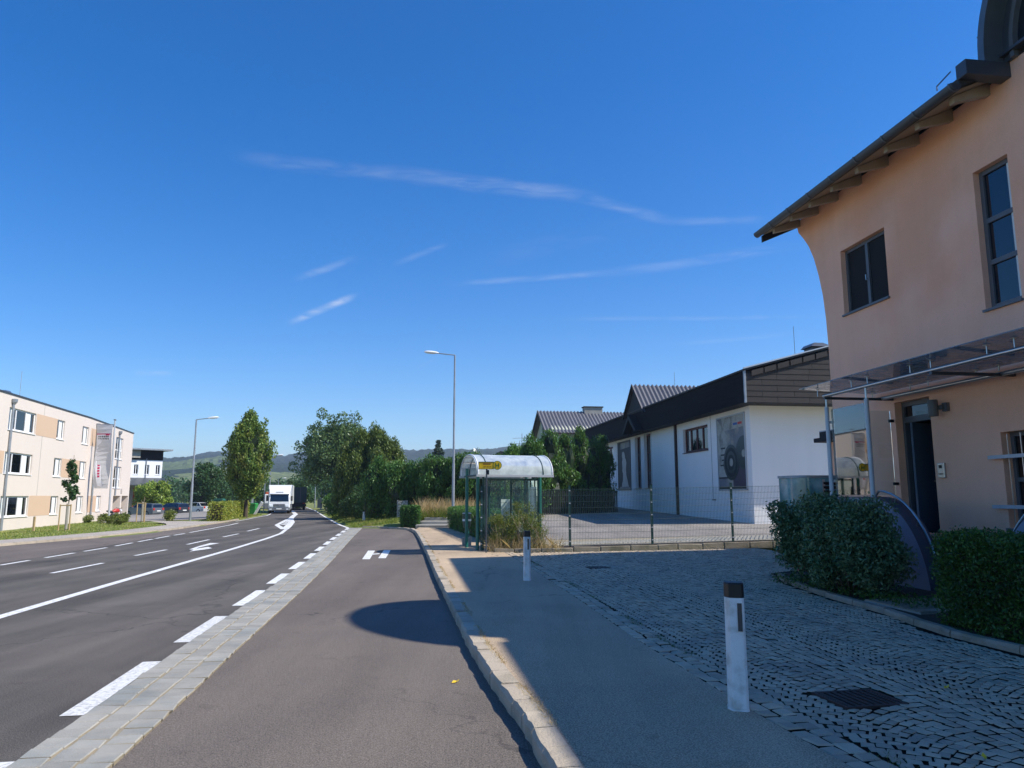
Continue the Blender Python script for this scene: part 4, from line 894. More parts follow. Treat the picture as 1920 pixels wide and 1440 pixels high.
def bin_():
    x,y=-1.52,25.7
    t=thing('litter_bin','green litter bin with white band on concrete block beside the shelter','litter bin',(x,y,.13))
    MB().box(x-.17,y-.17,.1,x+.13,y+.15,.42).build('base','concrete',t,bev=.015)
    MB().tube([(x+.02,y,.42),(x+.02,y,1.25)],.035,8).build('post','shelter_green',t)
    MB().lathe((x-.02,y-.08,.72),[(.03,0),(.11,.02),(.135,.1),(.145,.46),(.15,.48),(.15,.50),(.02,.51)],18).build('body','fence_green',t,smooth=True)
    MB().lathe((x-.02,y-.08,.955),[(.144,0),(.149,0),(.150,.07),(.144,.07)],18).build('band','paper',t,smooth=True); MB().lathe((x-.02,y-.08,1.225),[(.0,.03),(.155,.0),(.155,-.02),(.14,-.02),(.13,.0),(.0,.02)],18).build('lid','galv_light',t,smooth=True)
bin_()
# ------------------------------------------------------------ mesh fence
FP_=[(-.95,23.35,.14),(1.85,24.06,.17),(4.55,24.45,.20),(7.28,24.85,.26),(9.9,25.2,.31),(12.5,25.55,.36)]
def fence():
    t=thing('mesh_fence','dark green double-rod mesh fence between the bus shelter and the yard','fence',FP_[0])
    H=1.86
    for i,(x,y,z) in enumerate(FP_):
        p=MB().obox((x,y,z+H/2+.03),(.06,.06,H+.16),R(8)).build('post','fence_green',t)
        for k in range(5): MB().obox((x,y-.04,z+.2+k*.4),(.05,.022,.035),R(8)).build('clip','galv_light',p)
        MB().obox((x,y,z+H+.115),(.066,.066,.012),R(8)).build('cap','black',p)
    for (a,b) in zip(FP_,FP_[1:]):
        A,B=Vector(a),Vector(b); n=int((B-A).length/.05); m=MB()
        for i in range(1,n):
            p=A.lerp(B,i/n)+Vector((0,-.035,0)); m.tube([p+Vector((0,0,.06)),p+Vector((0,0,H))],.0038,4,False)
        for k in range(10):
            z=.08+k*(H-.1)/9
            for s in (-.041,-.029): m.tube([A+Vector((0,s,z)),B+Vector((0,s,z))],.0042,4,False)
        m.build('mesh_panel','wire_green',t)
    MB().tube([(-.75,23.42,1.35),(.35,23.55,.6)],.022,6).build('brace','fence_green',t); MB().tube([(-.72,23.4,.1),(-.72,23.4,2.1)],.04,8).build('end_post','fence_green',t)
fence()
# low stone edging in front of the fence
eg=setp(thing('stone_edging','low rough stone edging with weeds along the foot of the fence','edging',(0,23,.1)))
items=[]
for p,rz,l in along([(-.55,22.75),(2.0,23.0),(5,23.35),(9.3,23.9)],.55,1.0):
    me=MB(); j=lambda s:random.uniform(-s,s)
    T=Matrix.Translation((p.x,p.y,fz(*na(p.x,p.y))))@Matrix.Rotation(rz,4,'Z'); me.fr=lambda x,y,z,T=T: tuple(T@Vector((x,y,z)))
    h=l/2-.01; me.add([(-.09+j(.02),-h,-.1),(.09,-h,-.1),(.09,h,-.1),(-.09+j(.02),h,-.1),(-.09+j(.025),-h,.09+j(.02)),(.09,-h,.12+j(.02)),(.09,h,.12+j(.02)),(-.09+j(.025),h,.09+j(.02))],[(0,3,2,1),(4,5,6,7),(0,1,5,4),(1,2,6,5),(2,3,7,6),(3,0,4,7)]); me.build('edging_stone','stone_edge',eg,bev=.02)
sheet_=struct('planting_bed',sheet(MB(),[(-.5,22.85),(-.7,24.3)],[(9.2,23.95),(9.4,25.1)],lambda x,y:fz(*na(x,y))+.045,12),'soil')
# ------------------------------------------------------------ delineator posts
def delineator(x,y,z,h,label,rz=0.,w=.078,grp=None,near=False,lean=0.):
    t=thing('delineator_post',label,'post',(x,y,z),rz,grp)
    if lean: t.rotation_euler=(0,lean,rz)
    T=Matrix.Translation((x,y,z))@Matrix.Rotation(rz,4,'Z'); W=lambda a,b,c: tuple(T@Vector((a,b,c)))
    sec=[(-w,-.2*w),(-.55*w,-w),(.75*w,-w),(w,-.75*w),(w,w),(-w,w)]
    def lp(z0,z1,s0,s1,nm,mt):
        m=MB(W); n=len(sec); vs=[(a*s0,b*s0,z0) for a,b in sec]+[(a*s1,b*s1,z1) for a,b in sec]; m.add(vs,[tuple(range(n))[::-1],tuple(range(n,2*n))]+[(i,(i+1)%n,n+(i+1)%n,n+i) for i in range(n)]); return m.build(nm,mt,t,bev=.006 if near else 0)
    c=.12*h/1.0
    lp(-.03,.02,1.12,1.05,'foot','post_white'); lp(.02,h-c,1.02,.96,'body','post_white'); cp=lp(h-c,h-.008,.985,.975,'cap','post_black'); lp(h-.008,h,.97,.90,'cap_top','post_black')
    r=MB(W); r.box(.25*w,-w*1.0-.006,h*.62,.7*w,-w*.94,h*.84); r.build('reflector','reflector',t)
    return t
delineator(1.80,6.19,.125,.985,'white delineator post with black cap and dark reflector by the sett border',R(-14),.078,near=True)
delineator(.30,15.24,.135,.97,'white delineator post with black cap standing before the shelter weeds',R(-6),.072,near=True)
delineator(-9.9,50.2,.12,.72,'small white delineator post in the verge by the drainage strip end',R(10),.085)
delineator(-16.6,69,.02,.75,'thin white delineator post on the far verge under the trees',R(10),.07,'far verge posts'); delineator(-20.8,84,.02,.8,'thin white delineator post on the far verge under the trees',R(10),.07,'far verge posts')
lp=MB(); lp.obox((0,0,.75),(.16,.14,1.7)); 
lpo=thing('leaning_post','white post leaning over the far kerb beside the green bin','post',(-23.9,69.4,-.05)); lpo.rotation_euler=(0,R(30),0)
q=MB(); q.obox((-23.9,69.4,.65),(.2,.16,1.5)); q.build('body','post_white',lpo); q=MB(); q.obox((-23.9,69.4,1.42),(.205,.165,.06)); q.build('cap','frame_white',lpo)
# ------------------------------------------------------------ street lamps
def lamp(x,y,z,h,arm,label,grp='street lamps',dir_=(-1,0),r0=.085):
    t=thing('street_lamp',label,'street lamp',(x,y,z),0.,grp); d=Vector((dir_[0],dir_[1],0)).normalized()
    base=Vector((x,y,z)); tp=base+Vector((0,0,h))
    MB().tube([base-Vector((0,0,.2)),base+Vector((0,0,h*.35)),base+Vector((0,0,h*.36)),tp],[r0,r0*.9,r0*.72,r0*.55],10).build('pole','galv',t,smooth=True)
    MB().tube([tp-Vector((0,0,.06)),tp+Vector((0,0,.0)),tp+d*arm*.55+Vector((0,0,.06)),tp+d*arm+Vector((0,0,.12))],.03,8).build('arm','galv',t,smooth=True)
    e=tp+d*(arm+.28)+Vector((0,0,.15)); s=Vector((-d.y,d.x,0)); m=MB(); prof=[(-.42,.05,.03),(-.32,.10,.07),(-.05,.15,.10),(.2,.14,.10),(.36,.09,.06),(.42,.03,.02)]; vs=[];fs=[];k=12
    for (u,w,hh) in prof:
        for i in range(k):
            an=2*math.pi*i/k; vs.append(e+d*u+s*w*math.cos(an)+Vector((0,0,hh*math.sin(an)*(1.0 if math.sin(an)>0 else .55)+u*.08)))
    for i in range(len(prof)-1):
        for j in range(k): fs.append((i*k+j,i*k+(j+1)%k,(i+1)*k+(j+1)%k,(i+1)*k+j))
    fs+=[tuple(range(k))[::-1],tuple(range((len(prof)-1)*k,len(prof)*k))]; hd=m.add(vs,fs).build('lamp_head','frame_white',t,smooth=True)
    vs=[];fs=[]
    for (u,w,hh) in [(.3,.06,.05),(.12,.11,.06),(-.12,.11,.06),(-.2,.05,.05)]:
        for i in range(7): an=math.pi+math.pi*i/6; vs.append(e+d*u+s*w*math.cos(an)+Vector((0,0,hh*math.sin(an)-.02+u*.08)))
    for i in range(3):
        for j in range(6): fs.append((i*7+j,i*7+j+1,(i+1)*7+j+1,(i+1)*7+j))
    MB().add(vs,fs).build('lens','lamp_lens',hd,smooth=True); return t
lamp(-3.24,41.2,.2,9.5,1.05,'tall grey street lamp rising behind the clipped hedge by the shelter')
lamp(-24.0,56,.05,7.5,.95,'grey street lamp on the far pavement beside the parked cars',dir_=(1,.1),r0=.10)
lamp(-31.8,98,0,7.0,.9,'distant grey street lamp before the brown field, beside the oncoming truck',dir_=(1,0)); lamp(-47,150,0,5.2,.9,'very distant street lamp above the far roadside roofs',dir_=(1,0)); lamp(-24.5,96,.1,6.2,1.0,'grey street lamp half hidden in the dark roadside trees',dir_=(-1,0)); lamp(-29.5,112,.1,5.2,.9,'grey street lamp above the dark trailer',dir_=(-1,0))
# ------------------------------------------------------------ drain gratings
def grate(x,y,rz,w,l,z,n,label):
    t=thing('drain_grating',label,'grating',(x,y,z),rz); T=Matrix.Translation((x,y,z))@Matrix.Rotation(rz,4,'Z'); W=lambda a,b,c: tuple(T@Vector((a,b,c)))
    m=MB(W)
    for (a,b,c,d) in ((-w/2,w/2,-l/2,-l/2+.03),(-w/2,w/2,l/2-.03,l/2),(-w/2,-w/2+.03,-l/2+.03,l/2-.03),(w/2-.03,w/2,-l/2+.03,l/2-.03)): m.box(a,c,-.05,b,d,.0)
    m.build('frame','iron',t)
    for i in range(n): MB(W).box(-w/2+.03+(w-.06)*(i+.28)/n,-l/2+.03,-.04,-w/2+.03+(w-.06)*(i+.8)/n,l/2-.03,-.003).build('grate_bar','iron',t)
    MB(W).box(-w/2+.03,-l/2+.03,-.09,w/2-.03,l/2-.03,-.05).build('sump','black',t)
grate(2.88,6.46,R(11.5),.56,.48,.145,8,'rusty iron drain grating set in the cobbles by the delineator post'); grate(2.0,17.7,R(10),.5,.4,.16,7,'small far drain grating set in the cobbles')
def hydrant():
    x,y=6.22,16.3; t=thing('fire_hydrant','red hydrant half hidden inside the big shrub','hydrant',(x,y,.2))
    MB().lathe((x,y,.15),[(.16,0),(.16,.04),(.10,.06),(.09,.1),(.085,.75),(.11,.77),(.11,.83),(.09,.9),(.05,.97),(.02,1.0)],16).build('barrel','red_paint',t,smooth=True)
    for s in (-1,1): MB().tube([(x,y,.72),(x+s*.17,y-.05,.72)],.05,10).build('outlet','red_paint',t)
    MB().box(x-.19,y-.19,.1,x+.19,y+.19,.17).build('base','red_paint',t,bev=.02)
hydrant()
# notice board, steps and low wall at the end of the bay
def board():
    t=thing('notice_board','grey lichen-spotted board on two posts at the end of the bay','board',(-6.8,46.5,.4))
    for x in (-7.1,-6.52): MB().obox((x,46.5,.75),(.07,.07,1.6)).build('post','concrete',t)
    MB().obox((-6.81,46.47,1.02),(.5,.05,1.0)).build('panel','lichen',t)
board()
def steps():
    t=thing('garden_steps','low stone steps between clipped bushes at the pavement end','steps',(-4.2,41,.13))
    for i,(y,z) in enumerate(((40.5,.26),(41.6,.42),(42.8,.6))): MB().box(-5.2+.1*i,y,.0,-3.1+.1*i,y+1.25,z).build('step','concrete',t,bev=.02)
    for i in range(26):
        x=-5.1+i%13*.15; z=.14+.07*(i//13); MB().obox((x,40.47,z),(.13,.06,.06)).build('cobble','granite',t)
steps()
# ------------------------------------------------------------ apartment block across the road
LA,LB,LC=Vector((-32.0,47.1)),Vector((-35.0,61.1)),Vector((-39.3,76.7))
def seg(A,B):
    d=(B-A).normalized(); n=Vector((-d.y,d.x))     # n points away from the road
    return lambda u,dd,z:(A.x+d.x*u+n.x*dd,A.y+d.y*u+n.y*dd,z)
def apartments():
    t=thing('apartment_block','cream three-storey apartment block with tan panels, flat roof and grey downpipes','building',(-36,60,-.4))
    P1,P2=seg(LA,LB),seg(LB,LC); L1,L2=(LB-LA).length,(LC-LB).length; zt=8.2
    FL=[(.47,1.8),(3.22,4.58),(5.98,7.4)]
    big=[(-.45,3.7)]; o1=[];o2=[]
    for z0,z1 in FL:
        for u0,u1 in ((-.45,3.7),(7.5,8.97),(12.75,14.25),(-9.6,-5.5),(-14,-12.6)): o1.append((u0,u1,z0,z1))
    o2=[(3.9,5.4,.5,1.82),(9.15,12.0,5.28,7.35),(9.2,12.1,2.55,4.6)]
    ent=[(9.7,12.6,-.6,1.82,1.6),(13.1,15.9,-.6,1.82,1.6)]
    mb=MB(); facade(mb,P1,-17,L1,-.6,zt,o1,.16); facade(mb,P2,0,L2,-.6,zt,o2+ent,.16)
    # end and back walls, roof
    q=P2(L2,0,0); n2=P2(L2,12,0); n1=P1(-17,12,0); s=P1(-17,0,0); bk=P1(L1,12,0)
    for a,b in ((q,n2),(n2,bk),(bk,n1),(n1,s)): mb.quad((a[0],a[1],-.6),(b[0],b[1],-.6),(b[0],b[1],zt),(a[0],a[1],zt))
    c=P1(L1,0,0); mb.quad(*[(p[0],p[1],zt-.06) for p in (s,c,q,n2,bk,n1)]); mb.build('wall','stucco_cream',t)
    for nm,P,u0,u1 in (('a',P1,-17.05,L1),('b',P2,0,L2+.06)):
        m=MB(); pbox(m,P,u0,u1,-.06,.2,zt,zt+.09); m.build('roof_edge','zinc_dark',t)
    for (P,u0,u1,z0,z1) in [(P1,3.78,7.46,*FL[2]),(P1,9.0,12.7,*FL[1]),(P1,3.78,7.46,*FL[0]),(P2,.6,2.3,*FL[2]),(P2,1.2,3.8,*FL[0]),(P1,-5.4,-.6,*FL[1])]:
        m=MB(); pbox(m,P,u0,u1,-.012,.0,z0-.02,z1+.02); m.build('facade_panel','stucco_tan',t)
    for (u0,u1,z0,z1) in o1:
        w=u1-u0
        if w>3: window(t,P1,u0,u1,z0,z1,.10,[.3,.66],[],.10,'frame_white','pane',.06,.05,'frame_white',curtain=[(.02,.16),(.68,.86)])
        else: window(t,P1,u0,u1,z0,z1,.10,[.42],[],.10,'frame_white','pane',.06,.05,'frame_white',curtain=[(.5,.85)])
    window(t,P2,3.9,5.4,.5,1.82,.1,[.45],[],.10,'frame_white','pane',.06,.05,curtain=[(.1,.8)]); window(t,P2,9.15,12.0,5.28,7.35,.1,[.4,.66],[.42],.11,'frame_white','pane',.06,.05,curtain=[(.55,.9)]); window(t,P2,9.2,12.1,2.55,4.6,.1,[.4,.66],[.42],.11,'frame_white','pane',.06,.05,curtain=[(.55,.9)])
    for u0,u1 in ((9.75,12.55),(13.15,15.85)):
        m=MB(); pbox(m,P2,u0,u1,1.5,1.56,-.5,1.8); m.build('entrance_back','stucco_cream',t); m=MB(); pbox(m,P2,u0+1.3,u1-.3,1.44,1.49,-.5,1.5); m.build('door','frame_grey',t)
    for P,u,z0 in ((P1,-.16,-.4),(P2,2.1,-.4),(P2,10.0,1.85)):
        m=MB(); a=P(u,-.09,z0); b=P(u,-.09,zt-.55); m.tube([a,b],.075,8); pi=m.build('downpipe','galv',t,smooth=True); m=MB(); m.lathe(P(u,-.12,zt-.62),[(.06,0),(.17,.16),(.19,.34),(.19,.36)],8); m.build('hopper','galv',pi)
    m=MB(); pbox(m,P1,4.95,4.99,-.004,0,-.3,zt); m.build('expansion_joint','concrete',t)
    # roof flue
    f=MB(); fx,fy,_=P1(5.6,3.,0); f.box(fx-.9,fy-.6,zt-.1,fx+.9,fy+.6,zt+.35); f=f.build('flue_base','galv',t); MB().lathe((fx+.1,fy,zt+.35),[(.3,0),(.3,.25),(.5,.28),(.52,.42),(.35,.62),(.1,.68)],16).build('flue_cowl','steel',f,smooth=True); MB().tube([(fx+1.2,fy,zt),(fx+1.2,fy,zt+2.4)],.015,5).build('lightning_rod','galv',t)
    # house number strokes by the entrance
    for i in range(2):
        m=MB(); pbox(m,P2,12.5+.35*i,12.62+.35*i,-.012,-.002,2.0,2.5); m.build('number_sign','frame_grey',t)
apartments()
def flag():
    x,y=-33.4,62.
    t=thing('flagpole','tall white flagpole with a hanging pale banner before the apartments','flagpole',(x,y,-.3))
    MB().tube([(x+.1,y,-.3),(x-.02,y,8.1)],[.085,.055],10).build('pole','galv_light',t,smooth=True); MB().lathe((x-.02,y,8.1),[(.09,0),(.12,.03),(.1,.08),(.02,.1)],10).build('finial','zinc',t)
    MB().tube([(x-.05,y,7.75),(x-1.45,y,7.75)],.03,6).build('cross_arm','galv',t)
    b=thing('hanging_banner','long hanging advertising banner in grey and white with pink lettering','banner',(x-.8,y-.02,2.4))
    def G(f,g,l=0.):
        g_=g; wid=1.34-(.3*(1-min(1,g*3))**2)*.6; return (x-.12-wid*(1-f),y-.03-.10*math.sin(g*7+f*2)-l,2.42+5.3*g_)
    def strip(f0,f1,g0,g1,mt,nm,l=0.,k=14,curve=None):
        vs=[];fs=[]
        for i in range(k+1):
            g=g0+(g1-g0)*i/k; c=curve(i/k) if curve else 0
            for f in (f0+c,f1+c): vs+=[G(f,g,l),tuple(np.add(G(f,g,l),(0,.006,0)))]
        for i in range(k):
            o=4*i; fs+=[(o,o+2,o+6,o+4),(o+1,o+5,o+7,o+3),(o,o+4,o+5,o+1),(o+2,o+3,o+7,o+6)]
        MB().add(vs,fs).build(nm,mt,b)
    strip(0,1,0,1,'banner_grey','cloth'); strip(.02,.34,.03,.84,'banner_white','white_swoosh',.012,14,lambda u:.25*(1-u)**2); strip(.08,.9,.755,.845,'banner_white','logo_field',.012,4)
    strip(.02,.92,.845,.86,'banner_pink','logo_arc',.014,3)
    for i in range(6): strip(.12+.12*i,.2+.12*i,.80,.825,'frame_grey','logo_letter',.016,1)
    for i in range(7): strip(.12+.105*i,.19+.105*i,.765,.79,'frame_grey','logo_letter',.016,1)
    strip(.62,.86,.83,.845,'banner_pink','logo_stroke',.018,1)
    for i in range(10): strip(.17+.012*i,.31+.012*i,.56-.043*i,.59-.043*i,'banner_pink','banner_letter',.016,1)
    for i in range(6): strip(.42,.62,.62-.045*i,.645-.045*i,'banner_white','banner_letter',.012,1)
flag()
def far_house():
    t=thing('far_building','white building with dark timber top storey and overhanging flat roof behind the apartments','building',(-53,106,-.5))
    A,B=Vector((-58,96)),Vector((-49.4,105)); P=seg(A,B); L=(B-A).length
    mb=MB(); ops=[(L-.9-1.45*i,L-.3-1.45*i,4.75,6.1) for i in range(7)]; facade(mb,P,0,L,-.5,6.75,ops,.15); e=P(L,9,0); q=P(L,0,0); mb.quad((q[0],q[1],-.5),(e[0],e[1],-.5),(e[0],e[1],6.75),(q[0],q[1],6.75)); mb.build('wall','frame_white',t)
    m=MB(); pbox(m,P,0,L+.02,-.03,9,6.75,8.1); m.build('top_storey','shingle_black',t)
    m=MB(); pbox(m,P,-1,L+.9,-1.2,10,8.1,8.3); m.build('roof','galv',t)
    for o in ops: window(t,P,*o[:4],.08,[.5],[],.07,'frame_white','pane',.05,.05)
    m=MB(); pbox(m,P,L-4.4,L-3.2,-.5,-.04,7.0,8.05); m.build('balcony_box','concrete',t)
    for u in (L-4.8,L-2.2): m=MB(); m.tube([P(u,-.1,3.6),P(u,-.1,7)],.05,6); m.build('downpipe','galv',t)
    m=MB(); m.add([P(L-9,-.1,4.3),P(L+.3,-.1,4.3),P(L+.3,-2.6,3.3),P(L-9,-2.6,3.3),P(L-9,-.1,4.2),P(L+.3,-.1,4.2),P(L+.3,-2.6,3.2),P(L-9,-2.6,3.2)],[(0,1,2,3),(4,7,6,5),(0,4,5,1),(1,5,6,2),(2,6,7,3),(3,7,4,0)]); m.build('porch_roof','zinc_dark',t)
    for i in range(6):
        m=MB(); pbox(m,P,L-8+1.4*i,L-7.2+1.4*i,-.6,-.45,.2,2.9); m.build('sun_blind','orange',t)
    for i in range(4): m=MB(); m.tube([P(L-8+2.6*i,-2.5,-.5),P(L-8+2.6*i,-2.5,3.25)],.06,6); m.build('porch_post','galv',t)
far_house()
# ------------------------------------------------------------ vehicles
def wheel(par,c,r,w,W,rim='galv_light'):
    prof=[(r*.62,-w/2),(r*.95,-w/2),(r,-w*.35),(r,w*.35),(r*.95,w/2),(r*.62,w/2)]; m=MB(W); vs=[];fs=[];k=20
    for rr,y in prof:
        for i in range(k): a=2*math.pi*i/k; vs.append((c[0]+rr*math.cos(a),c[1]+y,c[2]+rr*math.sin(a)))
    for i in range(len(prof)-1):
        for j in range(k): fs.append((i*k+j,i*k+(j+1)%k,(i+1)*k+(j+1)%k,(i+1)*k+j))
    wh=m.add(vs,fs).build('wheel','rubber',par,smooth=True); m=MB(W); vs=[];fs=[]
    for rr,y in ((r*.63,-w*.42),(r*.5,-w*.3),(.03,-w*.45),(.03,w*.45),(r*.5,w*.3),(r*.63,w*.42)):
        for i in range(k): a=2*math.pi*i/k; vs.append((c[0]+rr*math.cos(a),c[1]+y,c[2]+rr*math.sin(a)))
    for i in range(5):
        for j in range(k): fs.append((i*k+j,i*k+(j+1)%k,(i+1)*k+(j+1)%k,(i+1)*k+j))
    m.add(vs,fs).build('rim',rim,wh,smooth=True)
def car(label,loc,rz,paint,kind='wagon',grp='cars parked across the road'):
    t=thing('parked_car',label,'car',loc,rz,grp); T=Matrix.Translation(loc)@Matrix.Rotation(rz,4,'Z'); W=lambda a,b,c: tuple(T@Vector((a,b,c)))
    h=.87
    low=[(-2.2,.32),(-2.24,.62),(-2.15,.92),(-1.0,.98),(.95,.95),(1.75,.86),(2.2,.66),(2.26,.45),(2.2,.28),(1.75,.24),(-1.7,.24)]
    if kind=='wagon': top=[(-2.1,.93),(-1.95,1.40),(-1.5,1.47),(.0,1.48),(.35,1.43),(1.15,.95)]
    else: top=[(-1.75,.94),(-1.25,1.36),(-.7,1.45),(.05,1.46),(.4,1.40),(1.2,.95)]
    m=MB(W); vs=[];fs=[];n=len(low)
    for (y,s,dz) in ((-h,.985,.02),(-h*.97,1.,0),(h*.97,1.,0),(h,.985,.02)):
        for (x,z) in low: vs.append((x*s,y,z+(dz if z>.6 else 0)-(.03 if abs(y)>h*.98 and z>.8 else 0)))
    for k in range(3):
        for i in range(n): fs.append((k*n+i,k*n+(i+1)%n,(k+1)*n+(i+1)%n,(k+1)*n+i))
    fs+=[tuple(range(n))[::-1],tuple(range(3*n,4*n))]; m.add(vs,fs).build('body',paint,t,smooth=True)
    m=MB(W); vs=[];fs=[];n=len(top)
    for y in (-1,1):
        for (x,z) in top: vs.append((x,y*(h*.95-(z-.94)*.38),z))
    for i in range(n-1): fs.append((i,i+1,n+i+1,n+i))
    fs+=[tuple(range(n))[::-1],tuple(range(n,2*n))]; g=m.add(vs,fs).build('greenhouse',paint,t,smooth=True)
    zt=lambda z:(h*.95-(z-.94)*.38)
    for s in (-1,1):
        q=MB(W); k=1.008
        for (x0,x1,xt0,xt1) in (((-.1,.95,-.05,.33) if kind!='wagon' else (-.1,.98,-.05,.35)),(-1.0,-.16,-.95,-.12),((-1.88,-1.08,-1.78,-1.03) if kind=='wagon' else (-1.55,-1.08,-1.2,-1.03))): q.quad((x0,s*zt(1.0)*k,1.0),(x1,s*zt(1.0)*k,1.0),(xt1,s*zt(1.38)*k,1.38),(xt0,s*zt(1.38)*k,1.38))
        q.build('side_window','pane',t)
        MB(W).obox((.75,s*.93,.98),(.16,.14,.12)).build('mirror',paint,t,bev=.02)
        for x in (-1.35,1.38): wheel(t,(x,s*.78,.31),.31,.2,W)
        MB(W).obox((2.13,s*.62,.66),(.16,.36,.13)).build('headlight','lamp_lens',t,bev=.02); MB(W).obox((-2.2,s*.68,.82),(.08,.26,.26)).build('tail_light','red_paint',t,bev=.02)
    q=MB(W); q.quad((1.10,-zt(1.0)*.93,1.0),(1.10,zt(1.0)*.93,1.0),(.42,zt(1.4)*.93,1.405),(.42,-zt(1.4)*.93,1.405)); q.build('windscreen','pane_wind',t)
    x0,x1=((-2.09,-1.96) if kind=='wagon' else (-1.72,-1.28)); q=MB(W); q.quad((x0-.012,-zt(1.0)*.9,1.0),(x0-.012,zt(1.0)*.9,1.0),(x1-.012,zt(1.36)*.9,1.36),(x1-.012,-zt(1.36)*.9,1.36)); q.build('rear_window','pane',t)
    MB(W).box(-2.265,-.26,.55,-2.245,.26,.66).build('plate','paper',t)
    return t
car('grey parked estate car beside the apartment entrance',(-43.2,88,-.52),R(160),'car_grey'); car('dark grey parked estate car with red tail lights',(-41.9,92.5,-.52),R(152),'car_dark'); car('silver parked hatchback beyond the lamp post foot',(-41.4,98,-.46),R(158),'car_silver','hatch'); car('black parked hatchback beside the green containers',(-41.0,103.5,-.42),R(20),'car_black','hatch'); car('dark blue parked car glimpsed over the grey estate car',(-47.5,97,-.5),R(155),'car_blue','hatch')
def moto():
    x,y=-34.95,66; t=thing('motorcycle','red motorcycle parked by the apartment entrance','motorcycle',(x,y,-.35),R(70)); T=Matrix.Translation((x,y,-.35))@Matrix.Rotation(R(70),4,'Z'); W=lambda a,b,c: tuple(T@Vector((a,b,c)))
    for xx in (-.65,.7): wheel(t,(xx,0,.31),.31,.12,W,'zinc')
    MB(W).tube([(-.3,0,.78),(0,0,.88),(.3,0,.86),(.45,0,.78)],[.08,.18,.19,.08],10).build('tank','red_paint',t,smooth=True); MB(W).tube([(-.85,0,.86),(-.5,0,.78),(-.2,0,.76)],[.06,.12,.1],8).build('seat','black',t,smooth=True); MB(W).box(-.3,-.16,.25,.3,.16,.65).build('engine','zinc_dark',t,bev=.04)
    MB(W).tube([(.7,0,.31),(.5,0,1.05)],.03,6).build('fork','steel',t); MB(W).tube([(.42,-.36,1.12),(.5,0,1.05),(.42,.36,1.12)],.018,6).build('handlebar','black',t); MB(W).lathe(W(.62,0,.92) and (.62,0,.88),[(.03,-.08),(.1,-.05),(.11,.05),(.03,.1)],10).build('headlamp','lamp_lens',t); MB(W).tube([(.2,.15,.3),(-.8,.2,.4)],.05,8).build('exhaust','steel',t)
moto()
